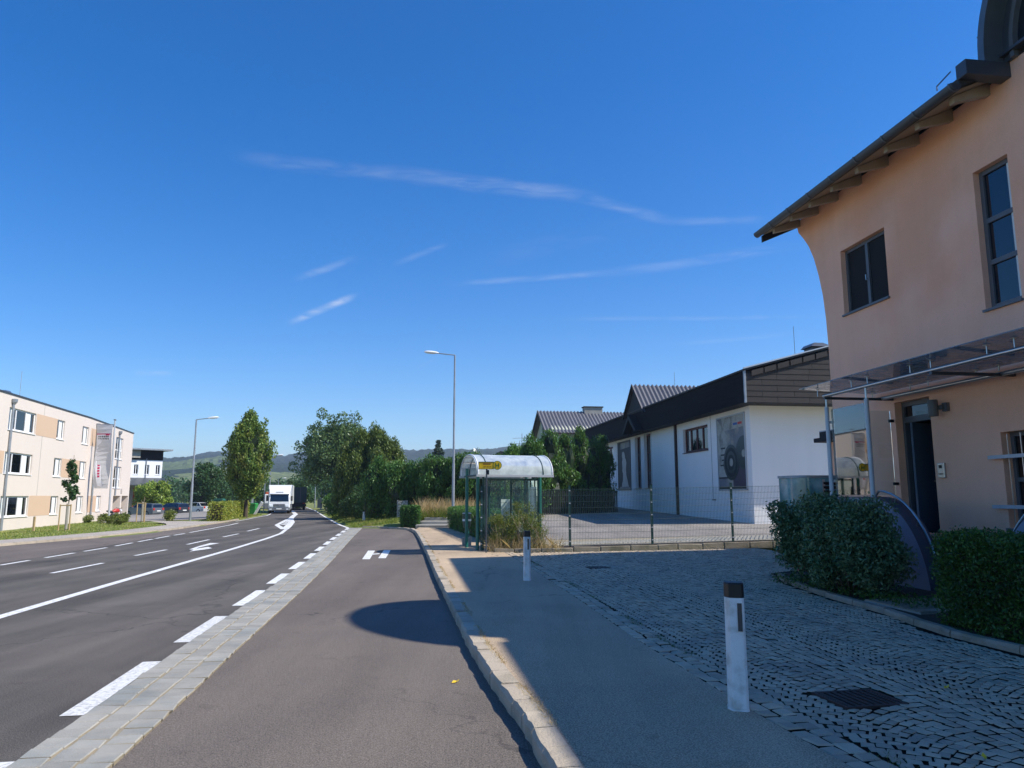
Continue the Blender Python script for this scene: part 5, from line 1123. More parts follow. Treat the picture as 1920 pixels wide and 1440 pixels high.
def truck():
    loc=(-24.0,77.2,0); rz=R(-164.5)+math.pi    # local -y faces the camera
    t=thing('box_truck','white box truck with sloped wind deflector driving towards the bus stop','truck',loc,rz-R(1)); rz-=R(1)
    T=Matrix.Translation(loc)@Matrix.Rotation(rz,4,'Z'); W=lambda a,b,c: tuple(T@Vector((a,b,c)))
    m=MB(W)
    MB(W).box(-1.2,1.9,.95,1.2,8.2,2.95).build('cargo_box','truck_white',t,bev=.03)
    for x in (-1.21,1.21): MB(W).box(min(x,x*.985),1.86,.93,max(x,x*.985),1.95,2.97).build('box_edge','galv_light',t)
    # cab body
    cab=[(0,.42),(-.02,.9),(.0,1.25),(.18,1.95),(.35,2.08),(1.7,2.08),(1.75,.42)]
    vs=[];fs=[];n=len(cab)
    for x,s in ((-1.06,.99),(-1.0,1.),(1.0,1.),(1.06,.99)):
        for (y,z) in cab: vs.append((x if z<1.4 else x*.97,y+(.06 if abs(x)>1.03 and y<.5 else 0),z))
    for k in range(3):
        for i in range(n): fs.append((k*n+i,k*n+(i+1)%n,(k+1)*n+(i+1)%n,(k+1)*n+i))
    fs+=[tuple(range(n))[::-1],tuple(range(3*n,4*n))]; MB(W).add(vs,fs).build('cab','truck_white',t,smooth=True)
    d=MB(W); d.add([(-1.0,.36,2.09),(1.0,.36,2.09),(1.12,1.75,2.9),(-1.12,1.75,2.9),(-1.0,1.75,2.09),(1.0,1.75,2.09)],[(0,1,2,3),(0,3,4),(1,5,2),(3,2,5,4),(0,4,5,1)]); dd=d.build('wind_deflector','truck_white',t); MB(W).box(-.38,.42,2.20,.38,.52,2.24).build('slot','plastic_grey',dd)
    g=MB(W); g.quad((-.92,-.01,1.24),(.92,-.01,1.24),(.87,.165,1.93),(-.87,.165,1.93)); ws=g.build('windscreen','pane_wind',t)
    for s in (-1,1): MB(W).tube([(s*.1,-.03,1.27),(s*.55,.03,1.45)],.012,4).build('wiper','black',ws)
    MB(W).ext([(-.95,.13,1.93),(.95,.13,1.93),(.95,.0,1.985),(-.95,.0,1.985)],(0,.05,.03)).build('sun_visor','plastic_grey',t)
    for s in (-1,1):
        MB(W).add([(s*1.063,.25,1.25),(s*1.063,1.15,1.25),(s*1.034,1.15,1.88),(s*1.034,.42,1.88)],[(0,1,2,3)]).build('side_window','pane',t)
        MB(W).obox((s*1.22,.1,1.55),(.18,.1,.5)).build('mirror','black',t,bev=.03); MB(W).obox((s*.78,-.05,.78),(.36,.1,.22)).build('headlight','lamp_lens',t,bev=.04)
        for y in (1.0,6.3): wheel(t,(0,0,0) if False else (y*0+s*.92,y,.42),.42,.26,lambda a,b,c,s=s,y=y: W(s*.92+(b-y),y+(a-s*.92),c),'galv_light')
        MB(W).box(s*1.08-.04,.5,.55,s*1.08+.04,1.55,.98).build('fender','plastic_grey',t)
    gr=MB(W).box(-.56,-.075,.74,.56,-.02,.98).build('grille','black',t)
    for z in (.80,.90): MB(W).box(-.56,-.10,z-.016,.56,-.076,z+.016).build('grille_bar','galv_light',gr)
    em=MB(W)
    for k in range(3): a=math.pi/2+2*math.pi*k/3; em.tube([(0,-.115,.86),(.10*math.cos(a),-.115,.86+.10*math.sin(a))],[.022,.006],5)
    em.tube([(.11*math.cos(2*math.pi*i/20),-.115,.86+.11*math.sin(2*math.pi*i/20)) for i in range(21)],.012,5); em.build('emblem','steel',gr)
    b=MB(W).box(-1.08,-.12,.30,1.08,.1,.64).build('bumper','plastic_grey',t,bev=.05); MB(W).box(-.26,-.132,.44,.26,-.121,.55).build('number_plate','paper',b)
    for s in (-1,1): MB(W).obox((s*.82,-.125,.46),(.22,.03,.1)).build('fog_lamp','lamp_lens',b)
    for z in (.36,.6): MB(W).box(-.6,-.128,z-.02,.6,-.122,z+.02).build('bumper_slot','black',b)
    MB(W).box(-.85,1.7,.55,.85,8.1,.95).build('chassis','black',t); MB(W).box(.95,2.4,.45,1.1,5.3,.9).build('side_guard','plastic_grey',t)
truck()
def truck2():
    loc=(-32.9,103,-.1); rz=R(18); t=thing('second_truck','second truck with white cab and grey front behind the box truck','truck',loc,rz); T=Matrix.Translation(loc)@Matrix.Rotation(rz,4,'Z'); W=lambda a,b,c: tuple(T@Vector((a,b,c)))
    MB(W).box(-1.1,0,.9,1.1,1.9,2.15).build('cab','truck_white',t,bev=.06); MB(W).box(-.88,-.02,1.25,.88,-.005,2.0).build('windscreen','pane_wind',t); MB(W).box(-1.12,-.06,.15,1.12,.1,.9).build('front_apron','plastic_grey',t,bev=.04); MB(W).box(-1.1,2.0,.8,1.1,8,2.5).build('load_body','banner_grey',t); MB(W).box(-1.0,1.3,2.15,-.2,1.9,2.45).build('beacon_board','orange',t)
    MB(W).lathe((.75,-.05,.75),[(.0,0),(.16,.02),(.14,.04)],12).build('badge','frame_white',t)
    for s in (-1,1):
        for y in (1.1,6): wheel(t,(s*.95,y,.45),.45,.28,lambda a,b,c,s=s,y=y: W(s*.95+(b-y),y+(a-s*.95),c))
truck2()
def trailer():
    loc=(-28.3,98.5,0); rz=R(17); t=thing('lorry_trailer','dark tarpaulin lorry trailer driving away under the trees','trailer',loc,rz); T=Matrix.Translation(loc)@Matrix.Rotation(rz,4,'Z'); W=lambda a,b,c: tuple(T@Vector((a,b,c)))
    MB(W).box(-1.2,0,.95,1.2,11,2.95).build('tarpaulin','trailer',t,bev=.03)
    for x in (-.4,.4): MB(W).box(x-.02,-.02,.97,x+.02,-.002,2.93).build('door_rod','plastic_grey',t)
    MB(W).box(-1.2,-.08,.45,1.2,.05,.75).build('underrun_bar','black',t); MB(W).box(-1.1,.1,.4,1.1,10.8,.95).build('chassis','black',t)
    for s in (-1,1):
        MB(W).box(s*.9-.16,-.1,.8,s*.9+.16,-.06,.92).build('tail_light','red_paint',t)
        for y in (1.6,2.9): wheel(t,(s*.95,y,.5),.5,.3,lambda a,b,c,s=s,y=y: W(s*.95+(b-y),y+(a-s*.95),c))
trailer()
# ------------------------------------------------------------ bins, posts and signs by the far kerb
def wheelie(x,y,z,mt,label,s=1.):
    t=thing('waste_container',label,'container',(x,y,z)); m=MB(); m.add([(x-.3*s,y-.3,z+.08),(x+.3*s,y-.3,z+.08),(x+.3*s,y+.3,z+.08),(x-.3*s,y+.3,z+.08),(x-.38*s,y-.38,z+1.05*s),(x+.38*s,y-.38,z+1.05*s),(x+.38*s,y+.38,z+1.05*s),(x-.38*s,y+.38,z+1.05*s)],[(0,3,2,1),(4,5,6,7),(0,1,5,4),(1,2,6,5),(2,3,7,6),(3,0,4,7)]); m.build('body',mt,t,bev=.03)
    MB().ext([(x-.42*s,y-.42,z+1.06*s),(x+.42*s,y-.42,z+1.06*s),(x+.3*s,y-.42,z+1.2*s),(x-.3*s,y-.42,z+1.2*s)],(0,.84,0)).build('lid',mt,t,bev=.02)
    for s_ in (-1,1): MB().tube([(x+s_*.3*s,y-.3,z+.07),(x+s_*.3*s,y-.22,z+.07)],.07,10).build('wheel','rubber',t)
wheelie(-24.3,70.3,.0,'bin_green','bright green wheeled bin at the far kerb behind the leaning post',.95); wheelie(-34.0,87,-.3,'container_green','dark green container beside the black parked car',1.5); wheelie(-31.5,88,-.3,'container_green','dark green container half behind the clipped hedge',1.3)
for i,(x,y,h,lab) in enumerate([(-25.3,71,2.4,'pale short post under the hornbeam crown'),(-25.0,72,2.9,'thin white pole beside the hornbeam trunk'),(-24.4,70.5,3.0,'grey sign pole between hornbeam and green bin'),(-26.5,80,3.6,'slim grey pole behind the green bin')]):
    t=thing('sign_pole',lab,'pole',(x,y,0)); MB().tube([(x,y,-.2),(x,y,h)],.05 if i!=1 else .07,8).build('pole','galv_light' if i<2 else 'galv',t); MB().obox((x,y-.05,h-.2),(.1,.02,.3)).build('plate','galv',t)
def small_sign():
    t=thing('road_sign','blue roadside sign on grey posts at the edge of the dark trees','sign',(-22.0,88,.1))
    MB().tube([(-21.7,88,0),(-21.7,88,2.3)],.05,8).build('post','galv_light',t); MB().obox((-21.85,87.94,2.1),(.5,.03,.7)).build('panel','sign_blue',t); MB().obox((-22.6,88.1,.9),(.6,.05,1.0)).build('lattice_board','concrete',t)
small_sign()
def fence_far():
    t=thing('green_fence','green mesh fence running behind the clipped hedge','fence',(-28,84,0))
    P=[(-40,105),(-34,92),(-28,83),(-25.5,76)]
    for a,b in zip(P,P[1:]):
        A,B=Vector((*a,-.2)),Vector((*b,-.2)); k=5
        for i in range(k): p=A.lerp(B,i/k); MB().tube([p,p+Vector((0,0,1.6))],.04,6).build('post','fence_green',t)
        m=MB(); 
        for z in np.arange(.1,1.5,.2): m.tube([A+Vector((0,0,z)),B+Vector((0,0,z))],.012,4)
        for i in range(40): p=A.lerp(B,i/40); m.tube([p,p+Vector((0,0,1.45))],.010,4,False)
        m.build('mesh_panel','container_green',t)
fence_far()
# ------------------------------------------------------------ trees, shrubs, hedges
def tree(name,label,cat,base,crown_c,rad,k,lr,n,size,mt,prof=None,top=None,tr=.16,group=None,inner=.5,limbs=7,long=None,asp=.5,bark='bark',stretch=1.,fill=.85,extra=None):
    t=thing(name,label,cat,base,0.,group); b=Vector(base); tp=Vector(top) if top else Vector((crown_c[0],crown_c[1],crown_c[2]+rad[2]*(.35 if prof is None else .75)))
    lim=[(random.uniform(.3,.85),random.uniform(-.7,.7)*rad[0],random.uniform(-.7,.7)*rad[1],random.uniform(.15,.5)*rad[2]) for _ in range(limbs)]
    trunk(t,base,tuple(tp),tr,tr*.3,lim,bark)
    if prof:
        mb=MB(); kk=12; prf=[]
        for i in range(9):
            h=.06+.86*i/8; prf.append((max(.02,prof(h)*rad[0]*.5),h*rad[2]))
        mb.lathe(crown_c,prf,kk); mb.v=[(x+random.uniform(-.12,.12)*rad[0],y+random.uniform(-.12,.12)*rad[0],z) for x,y,z in mb.v]; mb.build('shade_core','leaf_shade',t)  # solid core, with the crown's inner shade put into its dark colour
    C,r=crown_lumps(crown_c,rad,k,lr,prof,fill)
    if extra is not None: C=np.vstack([C,extra[0]]); r=np.concatenate([r,extra[1]])
    Rr=np.stack([r,r,r*stretch],1); P=shell(C,Rr,n,inner); P[:,2]=np.maximum(P[:,2],base[2]+.05)
    leaves('crown',P,size*(.7+.6*rng.random(len(P))),mt,t,bias=(0,0,.5),asp=asp,long=long); return t
def pf(*tab):
    h=[a for a,_ in tab]; w=[b for _,b in tab]; return lambda x: float(np.interp(x,h,w))
ex=[];er=[]
for (dx,h0,h1) in ((1.15,5.5,8.0),(.1,6.5,8.45),(-.75,5.5,7.3)):
    for z in np.linspace(h0,h1,6): ex.append([-22.05+dx+random.uniform(-.1,.1),62+random.uniform(-.4,.4),z]); er.append(.42*(1-.65*(z-h0)/(h1-h0))+.08)
tree('hornbeam','large upright hornbeam with pointed tips behind the clipped hedge by the far kerb','tree',(-22.0,62,-.05),(-22.0,62,2.1),(2.35,2.35,6.1),170,.40,26000,.115,'leaf_horn',pf((0,.12),(.1,.45),(.24,.85),(.42,1.05),(.6,.98),(.76,.7),(.9,.34),(1,.06)),tr=.16,long=(0,0,1.2),stretch=1.6,inner=.45,extra=(np.array(ex),np.array(er)))
ex2=np.array([[-20.7+4.5*math.cos(a)*s,87+2*math.sin(a*3),6.2+4.7*math.sin(a)*s] for a,s in zip(np.linspace(-.4,3.6,17),[1.02,.9,1.08,.95,1.05,.85,1.1,1.0,.92,1.12,.95,1.06,.9,1.1,.96,1.03,.9])])
tree('roadside_tree','tall broad grey-green tree over the road verge beside the yews','tree',(-20.6,87,.2),(-20.7,87,6.2),(4.6,4.2,4.9),110,1.0,40000,.15,'leaf_big',None,tr=.28,inner=.45,limbs=12,fill=.78,extra=(ex2,rng.uniform(.45,.85,17)))
tree('roadside_tree','dark lower tree leaning over the trailer beside the road','tree',(-23.2,97,.2),(-23.2,97,4.4),(3.0,3.5,4.0),80,.9,14000,.16,'leaf_dark',None,tr=.2)
tree('understory_tree','dark leafy undergrowth tree beneath the tall roadside tree','tree',(-17.6,80,.2),(-17.6,80,2.0),(3.2,2.4,2.2),60,.7,13000,.12,'leaf_dark',None,tr=.12)
YW=pf((0,.55),(.2,.95),(.5,1.),(.75,.75),(.9,.4),(1,.08))
for i,(x,y,h,w) in enumerate([(-12.6,59.5,5.0,1.15),(-11.7,58.3,6.0,1.15),(-10.9,58.8,6.75,1.2),(-10.1,58.0,6.5,1.15),(-9.4,58.6,5.6,1.1),(-12.0,57.0,4.2,1.0),(-10.2,56.8,4.6,1.1),(-13.1,58.3,5.0,1.1),(-12.2,59.2,6.2,1.15)]):
    tree('yew','dense olive-green columnar yew in the clump beside the road verge','tree',(x,y,.3),(x,y,.5),(w,w,h-.3),64,.36,14000,.11,'leaf_yew',YW,tr=.1,group='yews in the roadside clump',long=(0,0,2.),asp=.3,stretch=2.1,inner=.4,limbs=3)
TH=pf((0,.75),(.2,1.),(.6,.95),(.85,.6),(1,.12))
def thuja(x,y,z,h,w,n,label,group,size=.085,mt='leaf_thuja'):
    tree('thuja',label,'thuja',(x,y,z),(x,y,z+.1),(w,w,h),44,.34,n,size,mt,TH,tr=.08,group=group,long=(0,0,1.5),asp=.35,stretch=1.5,inner=.4,limbs=3)
for i in range(11):
    f=i/10; thuja(-9.6+7.2*f+random.uniform(-.15,.15),50.4-4.6*f+random.uniform(-.3,.3),.35,3.45+random.uniform(-.25,.4)-.25*(1-f),1.0,6500,'green thuja in the tall hedge behind the dry grass','thuja hedge behind the bay end')
for i,(x,y,h,w) in enumerate([(.0,47.5,4.3,1.2),(1.3,49,5.4,1.25),(2.5,50.5,5.9,1.3),(3.7,52,5.5,1.3),(4.9,53.5,5.9,1.3),(6.1,55,5.3,1.2),(-.9,46.2,3.6,1.1),(7.0,57.5,5.6,1.2),(.3,52,5.0,1.3)]):
    thuja(x,y,.6,h-.3,w,8500,'tall bushy thuja behind the yard beside the white hall','thujas beside the hall',.10)
def spruce(x,y,z,h,w,label,n=5200,size=.2):
    t=thing('spruce',label,'tree',(x,y,z)); trunk(t,(x,y,z),(x,y,z+h),.2,.03,())
    pts=[]
    for l in range(15):
        f=l/14; zz=z+h*(.18+.8*f); rr=w*(1-f)**.85+.12; nb=max(4,int(9*(1-f)+3))
        for b in range(nb):
            a=random.random()*6.283; m=int(n/15/nb)
            for s in np.sqrt(np.random.default_rng(l*31+b).random(m)): pts.append([x+math.cos(a)*rr*s+random.gauss(0,.1),y+math.sin(a)*rr*s+random.gauss(0,.1),zz-.35*rr*s*s*.6+random.gauss(0,.09)])
    leaves('crown',pts,size,'leaf_conifer',t,asp=.4)
spruce(-11.9,120,.5,10.2,2.7,'dark spruce standing alone above the thuja hedge',6000,.26)
for (x,y,h,r,lab,m) in [(-6.5,118,8.6,3.0,'rounded green tree behind the lamp pole','leaf_dark'),(-2.0,112,9.3,2.6,'narrow dark conifer-like tree behind the satellite dish','leaf_conifer'),(2.0,116,9.5,2.8,'pointed dark tree left of the house roof','leaf_conifer'),(5.5,110,8.2,3.4,'light green tree between shelter roof and house','leaf_light')]:
    tree('background_tree',lab,'tree',(x,y,.5),(x,y,h*.55),(r,r,h*.45),45,.8,5200,.22,m,tr=.18)
for (x,y,h,r,lab,m,n) in [(-46.5,97,4.0,2.6,'low spreading tree before the far white building','leaf_light',9000),(-41.0,100,6.3,2.6,'bushy green tree rising behind the lamp post','leaf_dark',9000),(-36.6,104,6.2,3.0,'dark round tree behind the green containers','leaf_dark',10000),(-32.0,112,4.6,2.6,'small dark tree behind the hornbeam','leaf_dark',6000),(-43.5,112,5.0,3.2,'far bushy tree behind the parked cars','leaf_dark',6000)]:
    tree('parking_tree',lab,'tree',(x,y,-.5),(x,y,h*.5-.1),(r,r,h*.52),52,.62,n,.16,m,tr=.14,bark='bark')
def hedge_box(name,label,corners,z0,z1,n,size,mt,core=.14,wob=.07,bias=(0,0,.4),cat='hedge',zf=None):
    """clipped hedge over a quadrilateral footprint: solid dark core and a leafy skin"""
    c=[Vector(p) for p in corners]; ctr=sum(c,Vector((0,0)))/4; t=thing(name,label,cat,(ctr.x,ctr.y,z0))
    ci=[c[i]+((c[(i+1)%4]-c[i]).normalized()+(c[i-1]-c[i]).normalized())*core*1.25 for i in range(4)]; MB().add([(p.x,p.y,z0) for p in ci]+[(p.x,p.y,z1-core) for p in ci],[(3,2,1,0),(4,5,6,7),(0,1,5,4),(1,2,6,5),(2,3,7,6),(3,0,4,7)]).build('stems','soil',t)  # solid block, coloured dark for the hedge's unlit inside; holds no stems
    ed=[(c[i],c[(i+1)%4]) for i in range(4)]; L=[(b-a).length for a,b in ed]; H=z1-z0; A_top=abs((c[1]-c[0]).cross(c[3]-c[0])); areas=[l*H for l in L]+[A_top]; tot=sum(areas); P=[]
    for i in range(4):
        m=int(n*areas[i]/tot); a,b=ed[i]; u=rng.random(m); v=rng.random(m)**.9; d=rng.random(m)**1.6*core*1.1; nr=(b-a).normalized(); nr=Vector((-nr.y,nr.x)); 
        if (ctr-a).dot(nr)<0: nr=-nr
        w=wob*np.sin(u*L[i]*3.1+i)*np.cos(v*H*4+i)+rng.normal(size=m)*.02-(rng.random(m)<.05)*rng.random(m)*.12; rd=np.clip((v-.86)/.14,0,1)**2*.12; P.append(np.stack([a.x+(b.x-a.x)*u+nr.x*(d+w+rd),a.y+(b.y-a.y)*u+nr.y*(d+w+rd),z0+v*H],1))
    m=int(n*A_top/tot); u,v=rng.random(m),rng.random(m); pt=(1-v)[:,None]*((1-u)[:,None]*np.array(c[0])+u[:,None]*np.array(c[1]))+v[:,None]*((1-u)[:,None]*np.array(c[3])+u[:,None]*np.array(c[2])); P.append(np.column_stack([pt,z1-rng.random(m)**1.6*core+wob*np.sin(pt[:,0]*3)*np.cos(pt[:,1]*2.3)+np.abs(rng.normal(size=m))*.03]))
    P=np.vstack(P); leaves('foliage',P,size*(.6+.8*rng.random(len(P))),mt,t,bias=bias); return t
pe=lambda n,a: PE(n,a,0)[:2]
hedge_box('box_hedge','clipped dark green box hedge beside the stairs',[pe(6.5,8.7),pe(7.95,8.9),pe(7.95,4.2),pe(6.45,4.2)],.2,1.30,95000,.022,'leaf_box',.2,.05)
hedge_box('clipped_hedge','long clipped yellow-green hedge on the far verge under the hornbeam',[(-19.95,52.0),(-20.95,51.6),(-25.2,67.5),(-23.9,68.2)],.0,1.32,17000,.06,'leaf_hedge',.16,.06)
hedge_box('clipped_hedge','clipped green hedge along the pavement behind the litter bin',[(-.85,27.4),(.2,27.4),(-2.0,39.8),(-3.45,40.2)],.13,1.22,26000,.032,'leaf_thuja',.14,.06)
# variegated laurel shrub before the stairs
def laurel():
    t=thing('laurel_shrub','big rounded grey-green laurel shrub before the curved stair wall','shrub',(5.6,12.4,.2))
    tr=MB()
    for i in range(16):
        a=random.random()*6.28; tr.tube([(5.6+.12*math.cos(a),12.5+.12*math.sin(a),.15),(5.6+.4*math.cos(a),12.5+.5*math.sin(a),.7),(5.6+.7*math.cos(a),12.5+.9*math.sin(a),1.3)],[.025,.018,.008],5)
    tr.build('stems','bark',t)
    C=[];r=[]
    for (c,rad,k,lr) in (((5.55,12.1,1.05),(.62,.8,.70),44,.26),((5.4,12.8,1.32),(.66,.8,.50),36,.25),((5.08,13.7,1.28),(.40,.5,.40),18,.2),((5.75,11.7,.66),(.42,.5,.46),18,.21),((5.12,13.6,.86),(.34,.4,.34),12,.2),((5.35,12.7,.55),(.42,.5,.36),16,.2)):
        a,b=crown_lumps(c,rad,k,lr,None,.9); C.append(a); r.append(b)
    C=np.vstack(C); r=np.concatenate(r); P=shell(C,np.stack([r,r,r],1),42000,.35,.15); P=P[P[:,2]>.22]
    leaves('foliage',P,.036*(.7+.6*rng.random(len(P))),'leaf_laurel',t,bias=(0,-.1,.45),asp=.42)
    o=leaves('ground_cover',np.column_stack([np.array([pe(n,a) for n,a in zip(rng.uniform(6.75,7.6,2600),rng.uniform(9.6,13.6,2600))]),rng.uniform(.2,.36,2600)]),.028,'leaf_box'); setp(o,'low leafy ground cover at the foot of the laurel shrub','ground cover',kind='stuff')
laurel()
# planting bed soil, edging and path slab in front of the stairs
bs=[-4,0,3,5,7.3,8.6,9.4,11.4,13.6,14.6]
struct('planting_bed',sheet(MB(),[pe(BED(a)+.05,a) for a in bs],[pe(8.42,a) for a in bs],lambda x,y:fz(*na(x,y))+.05,6),'soil')
items=[]
for p,rz,l in along([pe(BED(a),a) for a in np.arange(2,14.8,.4)],.75,1.0): items.append((p.x,p.y,fz(*na(p.x,p.y))+.075,rz,.5,l-.015,0,0))
bed_edge=struct('bed_edging',sheet(MB(),[pe(BED(a)-.04,a) for a in bs[2:]],[pe(BED(a)+.04,a) for a in bs[2:]],lambda x,y:fz(*na(x,y))-.005),'joint')
pieces('edging_stone',bed_edge,items,[kerb_mesh() for _ in range(5)],'stone_edge')
ps=struct('garden_path',MB(PE).box(6.75,9.35,.16,8.4,10.6,.262),'concrete')
for i in range(6):
    for j in range(4): MB(PE).box(6.76+.27*i,9.37+.31*j,.263,6.76+.27*i+.255,9.37+.31*j+.295,.275).build('paving_slab','stone_edge',ps)
# bush left of the garden steps
def bush(name,label,c,rad,n,size,mt,k=26,lr=.25):
    t=thing(name,label,'bush',(c[0],c[1],c[2]-rad[2])); m=MB()
    for i in range(6): a=i*1.05; m.tube([(c[0],c[1],c[2]-rad[2]),(c[0]+.6*rad[0]*math.cos(a),c[1]+.6*rad[1]*math.sin(a),c[2])],[.02,.008],4)
    m.build('stems','bark',t); C,r=crown_lumps(c,rad,k,lr,None,.85); P=shell(C,np.stack([r,r,r],1),n,.4,.1); P=P[P[:,2]>c[2]-rad[2]]; leaves('foliage',P,size*(.7+.6*rng.random(len(P))),mt,t); return t
hedge_box('clipped_bush','square clipped bush left of the garden steps',[(-6.15,41.6),(-5.1,41.2),(-5.2,42.4),(-6.3,42.8)],.1,1.25,9000,.04,'leaf_thuja',.14,.06,cat='bush'); bush('verge_bush','dark bush between the yews and the thuja hedge',(-10.6,53.5,1.2),(1.6,1.5,1.3),7000,.07,'leaf_dark',40,.4); bush('verge_bush','light green bush at the foot of the tall roadside tree',(-14.2,62,1.1),(1.5,1.6,1.1),6000,.075,'leaf_thuja',36,.4)
# weeds growing through the shelter end of the fence
def weeds():
    t=thing('weed_thicket','tangled olive weeds and dry grass growing at the shelter corner','weeds',(.15,23.1,.15)); m=MB()
    for i in range(60):
        x=random.uniform(-.62,.95); y=random.uniform(22.95,23.5); h=random.uniform(.5,1.15)*(1.2-.25*abs(x)); m.tube([(x,y,.12),(x+random.uniform(-.15,.15),y+random.uniform(-.1,.1),.12+h*.6),(x+random.uniform(-.3,.3),y+random.uniform(-.2,.2),.12+h)],[.008,.006,.003],4)
    m.build('stems','bark_light',t)
    C=[[random.uniform(-.65,1.0),random.uniform(22.95,23.5),random.uniform(.25,1.2)] for _ in range(110)]+[[random.uniform(-.2,.8),random.uniform(23.3,23.8),random.uniform(1.0,1.6)] for _ in range(16)]
    P=shell(C,np.full(len(C),.15),13000,.1); leaves('foliage',P,.026,'leaf_weed',t,asp=.35)
    blades('dry_blades',np.column_stack([rng.uniform(-.7,1.5,900),rng.uniform(22.8,23.5,900),np.full(900,.14)]),.5,'blade_dry',t,.004,.45)
weeds()
# ------------------------------------------------------------ grass and small growth
def rand_on(n,f):
    out=[]
    while len(out)<n:
        p=f()
        if p is not None: out.append(p)
    return np.array(out)
def verge():
    y=random.uniform(43,75); x=roadR(y)+.35+random.random()**1.3*6.5
    if y<52 and x>-6.2: return None
    return (x,y,gh(x,y)-.01)
setp(blades('verge_grass',rand_on(16000,verge),.16,'blade',None,.012,.5),'sunlit green grass on the verge beside the road curve','grass',kind='stuff')
def verge2():
    x=random.uniform(-9.4,-3.0); y=random.uniform(42.9,47)
    if y<43.3+(-8.2-x)*.15: return None
    return (x,y,gh(x,y)-.01)
setp(blades('verge_grass',rand_on(7000,verge2),.2,'blade',None,.010,.5),'green grass strip at the end of the bus bay','grass',kind='stuff')
setp(blades('dry_grass',rand_on(5200,lambda:(random.uniform(-5.5,-2.2),random.uniform(43.2,46.5),.3)),1.15,'blade_dry',None,.010,.3),'tall dry straw-coloured grass before the thuja hedge','grass',kind='stuff')
setp(blades('green_tussocks',rand_on(5000,lambda:(random.uniform(-5.2,-1.6),random.uniform(42.9,44.5),.3)),.75,'blade',None,.011,.4),'green grass clump between the bushes and the lamp pole','grass',kind='stuff')
def lawn():
    y=random.uniform(24,64); d=2.1+random.random()*9; x=kerbL(y)-d-(0 if y<46 else (y-46)*.55); return (x,y,gh(x,y)-.01)
setp(blades('lawn_grass',rand_on(15000,lawn),.10,'blade',None,.014,.6),'short lawn grass before the apartment block','grass',kind='stuff')
def hedge_foot():
    y=random.uniform(51,72); x=kerbL(y)-.2-random.random()*1.5; return (x,y,gh(x,y)-.01)
setp(blades('hedge_grass',rand_on(4500,hedge_foot),.14,'blade',None,.014,.6),'grass strip between the clipped hedge and far kerb','grass',kind='stuff')
def kj():
    y=3+random.random()**1.4*30
    if math.sin(y*2.3)+math.sin(y*.77+1)<-.2: return None
    return (kerbR(y)+.18+random.gauss(0,.02),y,.128)
setp(blades('kerb_weeds',rand_on(2600,kj),.04,'blade_dry',None,.0028,.9),'dry weeds in the joint behind the kerb','weeds',kind='stuff')
def cj():
    n=random.uniform(2.4,7); a=random.uniform(3,22); x,y,_=PE(n,a,0)
    if x<XE(y)+.05 or n>BED(a): return None
    w=math.sin(x*2.1+y*.7)+math.sin(y*1.3-x)+.8*math.sin(x*5+y*4)
    if w<1.0 and random.random()>.03: return None
    return (x,y,fz(n)-.006)
setp(blades('cobble_weeds',rand_on(3400,cj),.022,'blade_moss',None,.003,1.),'moss and tiny weeds in the cobble joints','weeds',kind='stuff')
def bj():
    y=3+random.random()*20
    if math.sin(y*3.1)+math.sin(y*1.3+2)<.3: return None
    return (XE(y)+.28+random.gauss(0,.05),y,.12)
setp(blades('border_weeds',rand_on(1500,bj),.035,'blade_moss',None,.003,.9),'green weeds along the sett border','weeds',kind='stuff')
def ej():
    u=random.random(); return (-.5+9.6*u,22.66+1.15*u+random.gauss(0,.05),fz(3+8*u)-.0)
setp(blades('edging_weeds',rand_on(800,ej),.06,'blade_dry',None,.004,.7),'dry weeds at the foot of the stone edging','weeds',kind='stuff')
# fallen leaves
def leaf(x,y,z,s,rz,label,mt='petal'):
    m=MB(); T=Matrix.Translation((x,y,z))@Matrix.Rotation(rz,4,'Z'); m.fr=lambda a,b,c: tuple(T@Vector((a,b,c)))
    m.add([(-s,0,.004),(-.3*s,.5*s,.02),(.5*s,.45*s,.012),(s,0,.03),(.4*s,-.5*s,.015),(-.4*s,-.42*s,.006),(0,0,.004)],[(0,1,6),(1,2,6),(2,3,6),(3,4,6),(4,5,6),(5,0,6)]); o=m.build('fallen_leaf',mt); setp(o,label,'leaf')
leaf(-.55,7.55,.004,.045,.6,'curled yellow leaf lying on the bay asphalt by the kerb'); leaf(3.0,5.0,.15,.03,1.2,'small yellow leaf on the cobbles near the drain grating'); leaf(3.75,6.7,.16,.03,.4,'tiny yellow leaf on the cobbles beyond the drain grating')
# staked young trees and shrubs before the apartments
def staked(x,y,h,label,leafy=True):
    z=gh(x,y); t=thing('young_tree',label,'tree',(x,y,z)); trunk(t,(x,y,z),(x+.1,y,z+h),.045,.012,[(.5,.25,.1,.5),(.6,-.25,.1,.5),(.75,.15,-.1,.4)],'bark_light')
    for dx,dy in ((-.3,-.2),(.3,-.2),(0,.3)): MB().tube([(x+dx,y+dy,z),(x+dx,y+dy,z+1.45)],.04,6).build('stake','stake',t)
    MB().tube([(x-.33,y-.2,z+1.4),(x+.33,y-.2,z+1.4)],.03,6).build('crossbar','stake',t); MB().tube([(x,y,z+.1),(x,y,z+1.5)],.075,8).build('trunk_guard','concrete',t)
    if leafy:
        C=[[x+.05+random.uniform(-.35,.35)*(1-.6*f),y+random.uniform(-.3,.3),z+1.75+(h-2.1)*f] for f in np.linspace(0,1,22)]; leaves('crown',shell(C,np.full(22,.17),900,.2),.085,'leaf_dark',t,asp=.8)
staked(-24.9,42,4.2,'young staked tree with sparse leaves on the lawn before the apartments'); staked(-27.6,56,1.9,'pair of wooden stakes round a short young tree by the entrance',False)
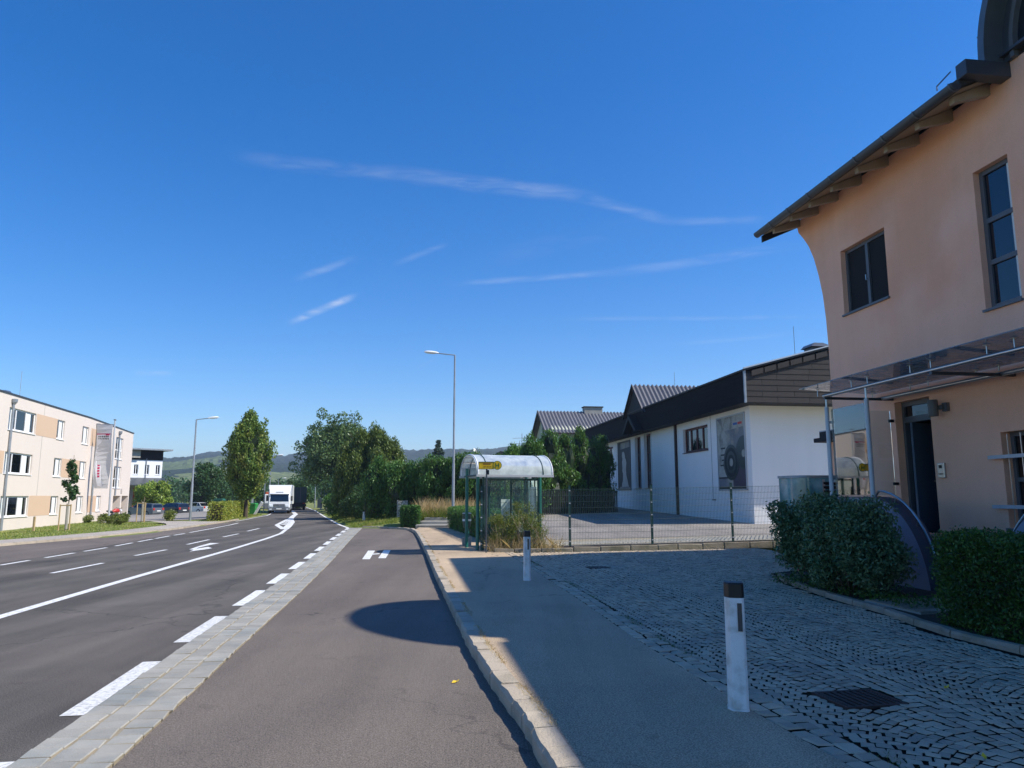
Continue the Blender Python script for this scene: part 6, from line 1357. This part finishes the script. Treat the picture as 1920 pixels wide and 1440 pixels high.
for i,(x,y,r) in enumerate([(-33.6,59.5,.4),(-30.5,59,.42),(-26.3,50.5,.4),(-28.4,53.5,.42),(-25.4,55.5,.4),(-31,57,.45),(-27.5,60.5,.5)]): bush('young_shrub','small young shrub in the bed before the apartments',(x,y,gh(x,y)+r*.8),(r,r,r*.9),900,.06,'leaf_weed',12,.2)
for o in [o for o in bpy.data.objects if o.name.startswith('young_shrub')]: o['group']='young shrubs before the apartments'
pk=MB().obox((-25.3,39.8,.35),(.09,.09,.75)).build('wooden_peg','stake'); setp(pk,'short wooden peg at the lawn edge by the far pavement','peg')
# dark board fence under the thujas
bf=thing('board_fence','dark wooden board fence under the thujas at the yard end','fence',(4,49,.6))
for i in range(44):
    x=.9+i*.15; MB().obox((x,47.0+.85*(x-.9),1.35),(.12,.03,1.6),R(40)).build('board','black',bf)
# ------------------------------------------------------------ distant woods, hills and air
def woods():
    C=[];r=[]
    for i in range(260):
        y=random.uniform(200,340); x=-random.uniform(.16,.48)*y+random.uniform(-4,4); h=random.uniform(4,8)
        C.append([x,y,h*.45-.5]); r.append([random.uniform(2.5,4.5),random.uniform(2.5,4.5),h*.55])
    for i in range(120):
        y=random.uniform(150,280); x=random.uniform(-.2,.25)*y; h=random.uniform(6,10); C.append([x,y,h*.45]); r.append([random.uniform(2.5,4.5),random.uniform(2.5,4.5),h*.55])
    C=np.array(C); r=np.array(r); o=leaves('far_woods',shell(C,r,60000,.75,.3),.5*(.6+.8*rng.random(60000)),'leaf_dark'); setp(o,'belt of trees in the valley behind the road','woods',kind='stuff')
woods()
def hills():
    el=interp([(.040,-60),(.040,-30),(.042,-25),(.0505,-21.5),(.047,-17.5),(.050,-15.5),(.052,-9),(.057,-6.5),(.062,0),(.066,8),(.06,20),(.05,40),(.045,60)])
    az=np.radians(np.linspace(-60,60,420)); rr=np.concatenate([np.linspace(330,1000,34),np.linspace(1020,2100,50),np.linspace(2150,2700,8)])
    def nz(x,y,s,seed): return math.sin(x*s+seed)*math.cos(y*s*1.3+seed*2)+.5*math.sin(x*s*2.3+y*s*1.1+seed)+.25*math.cos(y*s*4.1-x*s*3.3)
    vs=[];fs=[];w=len(az)
    for r_ in rr:
        t=min(max((r_-360)/(1950-360),0),1); t=t*t*(3-2*t); dn=1-max(0,(r_-1980)/1500)
        for a in az:
            x,y=r_*math.sin(a),r_*math.cos(a); e=el(math.degrees(a)); z=e*1950*t*dn+t*(6*nz(x,y,.006,1)+5*nz(x,y,.013,4))+t*random.uniform(-3.0,4.0)*(.3+.7*t)-1.5
            vs.append((x,y,z))
    for i in range(len(rr)-1):
        for j in range(w-1): fs.append((i*w+j,i*w+j+1,(i+1)*w+j+1,(i+1)*w+j))
    t=NT('hill_cover'); vo=t.n('ShaderNodeTexVoronoi'); wp=t.n('ShaderNodeVectorMath',operation='ADD'); t.l(t.pos(),wp.inputs[0]); ns=t.n('ShaderNodeTexNoise'); t.l(t.pos(),ns.inputs['Vector']); ns.inputs['Scale'].default_value=.012; sc=t.n('ShaderNodeVectorMath',operation='SCALE'); t.l(ns.outputs['Color'],sc.inputs[0]); sc.inputs['Scale'].default_value=90; t.l(sc.outputs[0],wp.inputs[1]); mp=t.n('ShaderNodeMapping'); t.l(wp.outputs[0],mp.inputs[0]); mp.inputs['Scale'].default_value=(.0042,.0026,0); t.l(mp.outputs[0],vo.inputs['Vector']); vo.inputs['Scale'].default_value=1
    sep=t.n('ShaderNodeSeparateColor'); t.l(vo.outputs['Color'],sep.inputs[0]); rp=t.n('ShaderNodeValToRGB'); t.l(sep.outputs[0],rp.inputs[0]); rp.color_ramp.interpolation='CONSTANT'; e=rp.color_ramp.elements; e[0].position=0; e[0].color=(.022,.040,.018,1); e[1].position=.58; e[1].color=(.11,.15,.045,1)
    for p,c in ((.74,(.018,.034,.016,1)),(.82,(.19,.15,.08,1)),(.88,(.15,.18,.06,1)),(.95,(.02,.04,.018,1))): q=e.new(p); q.color=c
    col=t.scale(rp.outputs[0],t.mr(t.noise(.08,6),.25,.75,.5,1.5)); t.bsdf(col,.95,0,.1,bump=t.noise(.12,5),bs=1.,bd=6.); M['hill_cover']=t.m
    struct('hills',MB().add(vs,fs),'hill_cover')
hills()
HAZE=True
if HAZE:
    t=NT('haze_air'); pv=t.n('ShaderNodeVolumePrincipled'); pv.inputs['Color'].default_value=(.72,.83,1,1); pv.inputs['Density'].default_value=.00030; pv.inputs['Anisotropy'].default_value=.2; t.l(pv.outputs[0],t.out.inputs['Volume']); M['haze_air']=t.m
    hz=MB().box(-3200,-400,-20,3200,3300,165).build('haze','haze_air'); setp(hz,'thin blue summer haze over the valley','haze',kind='stuff')
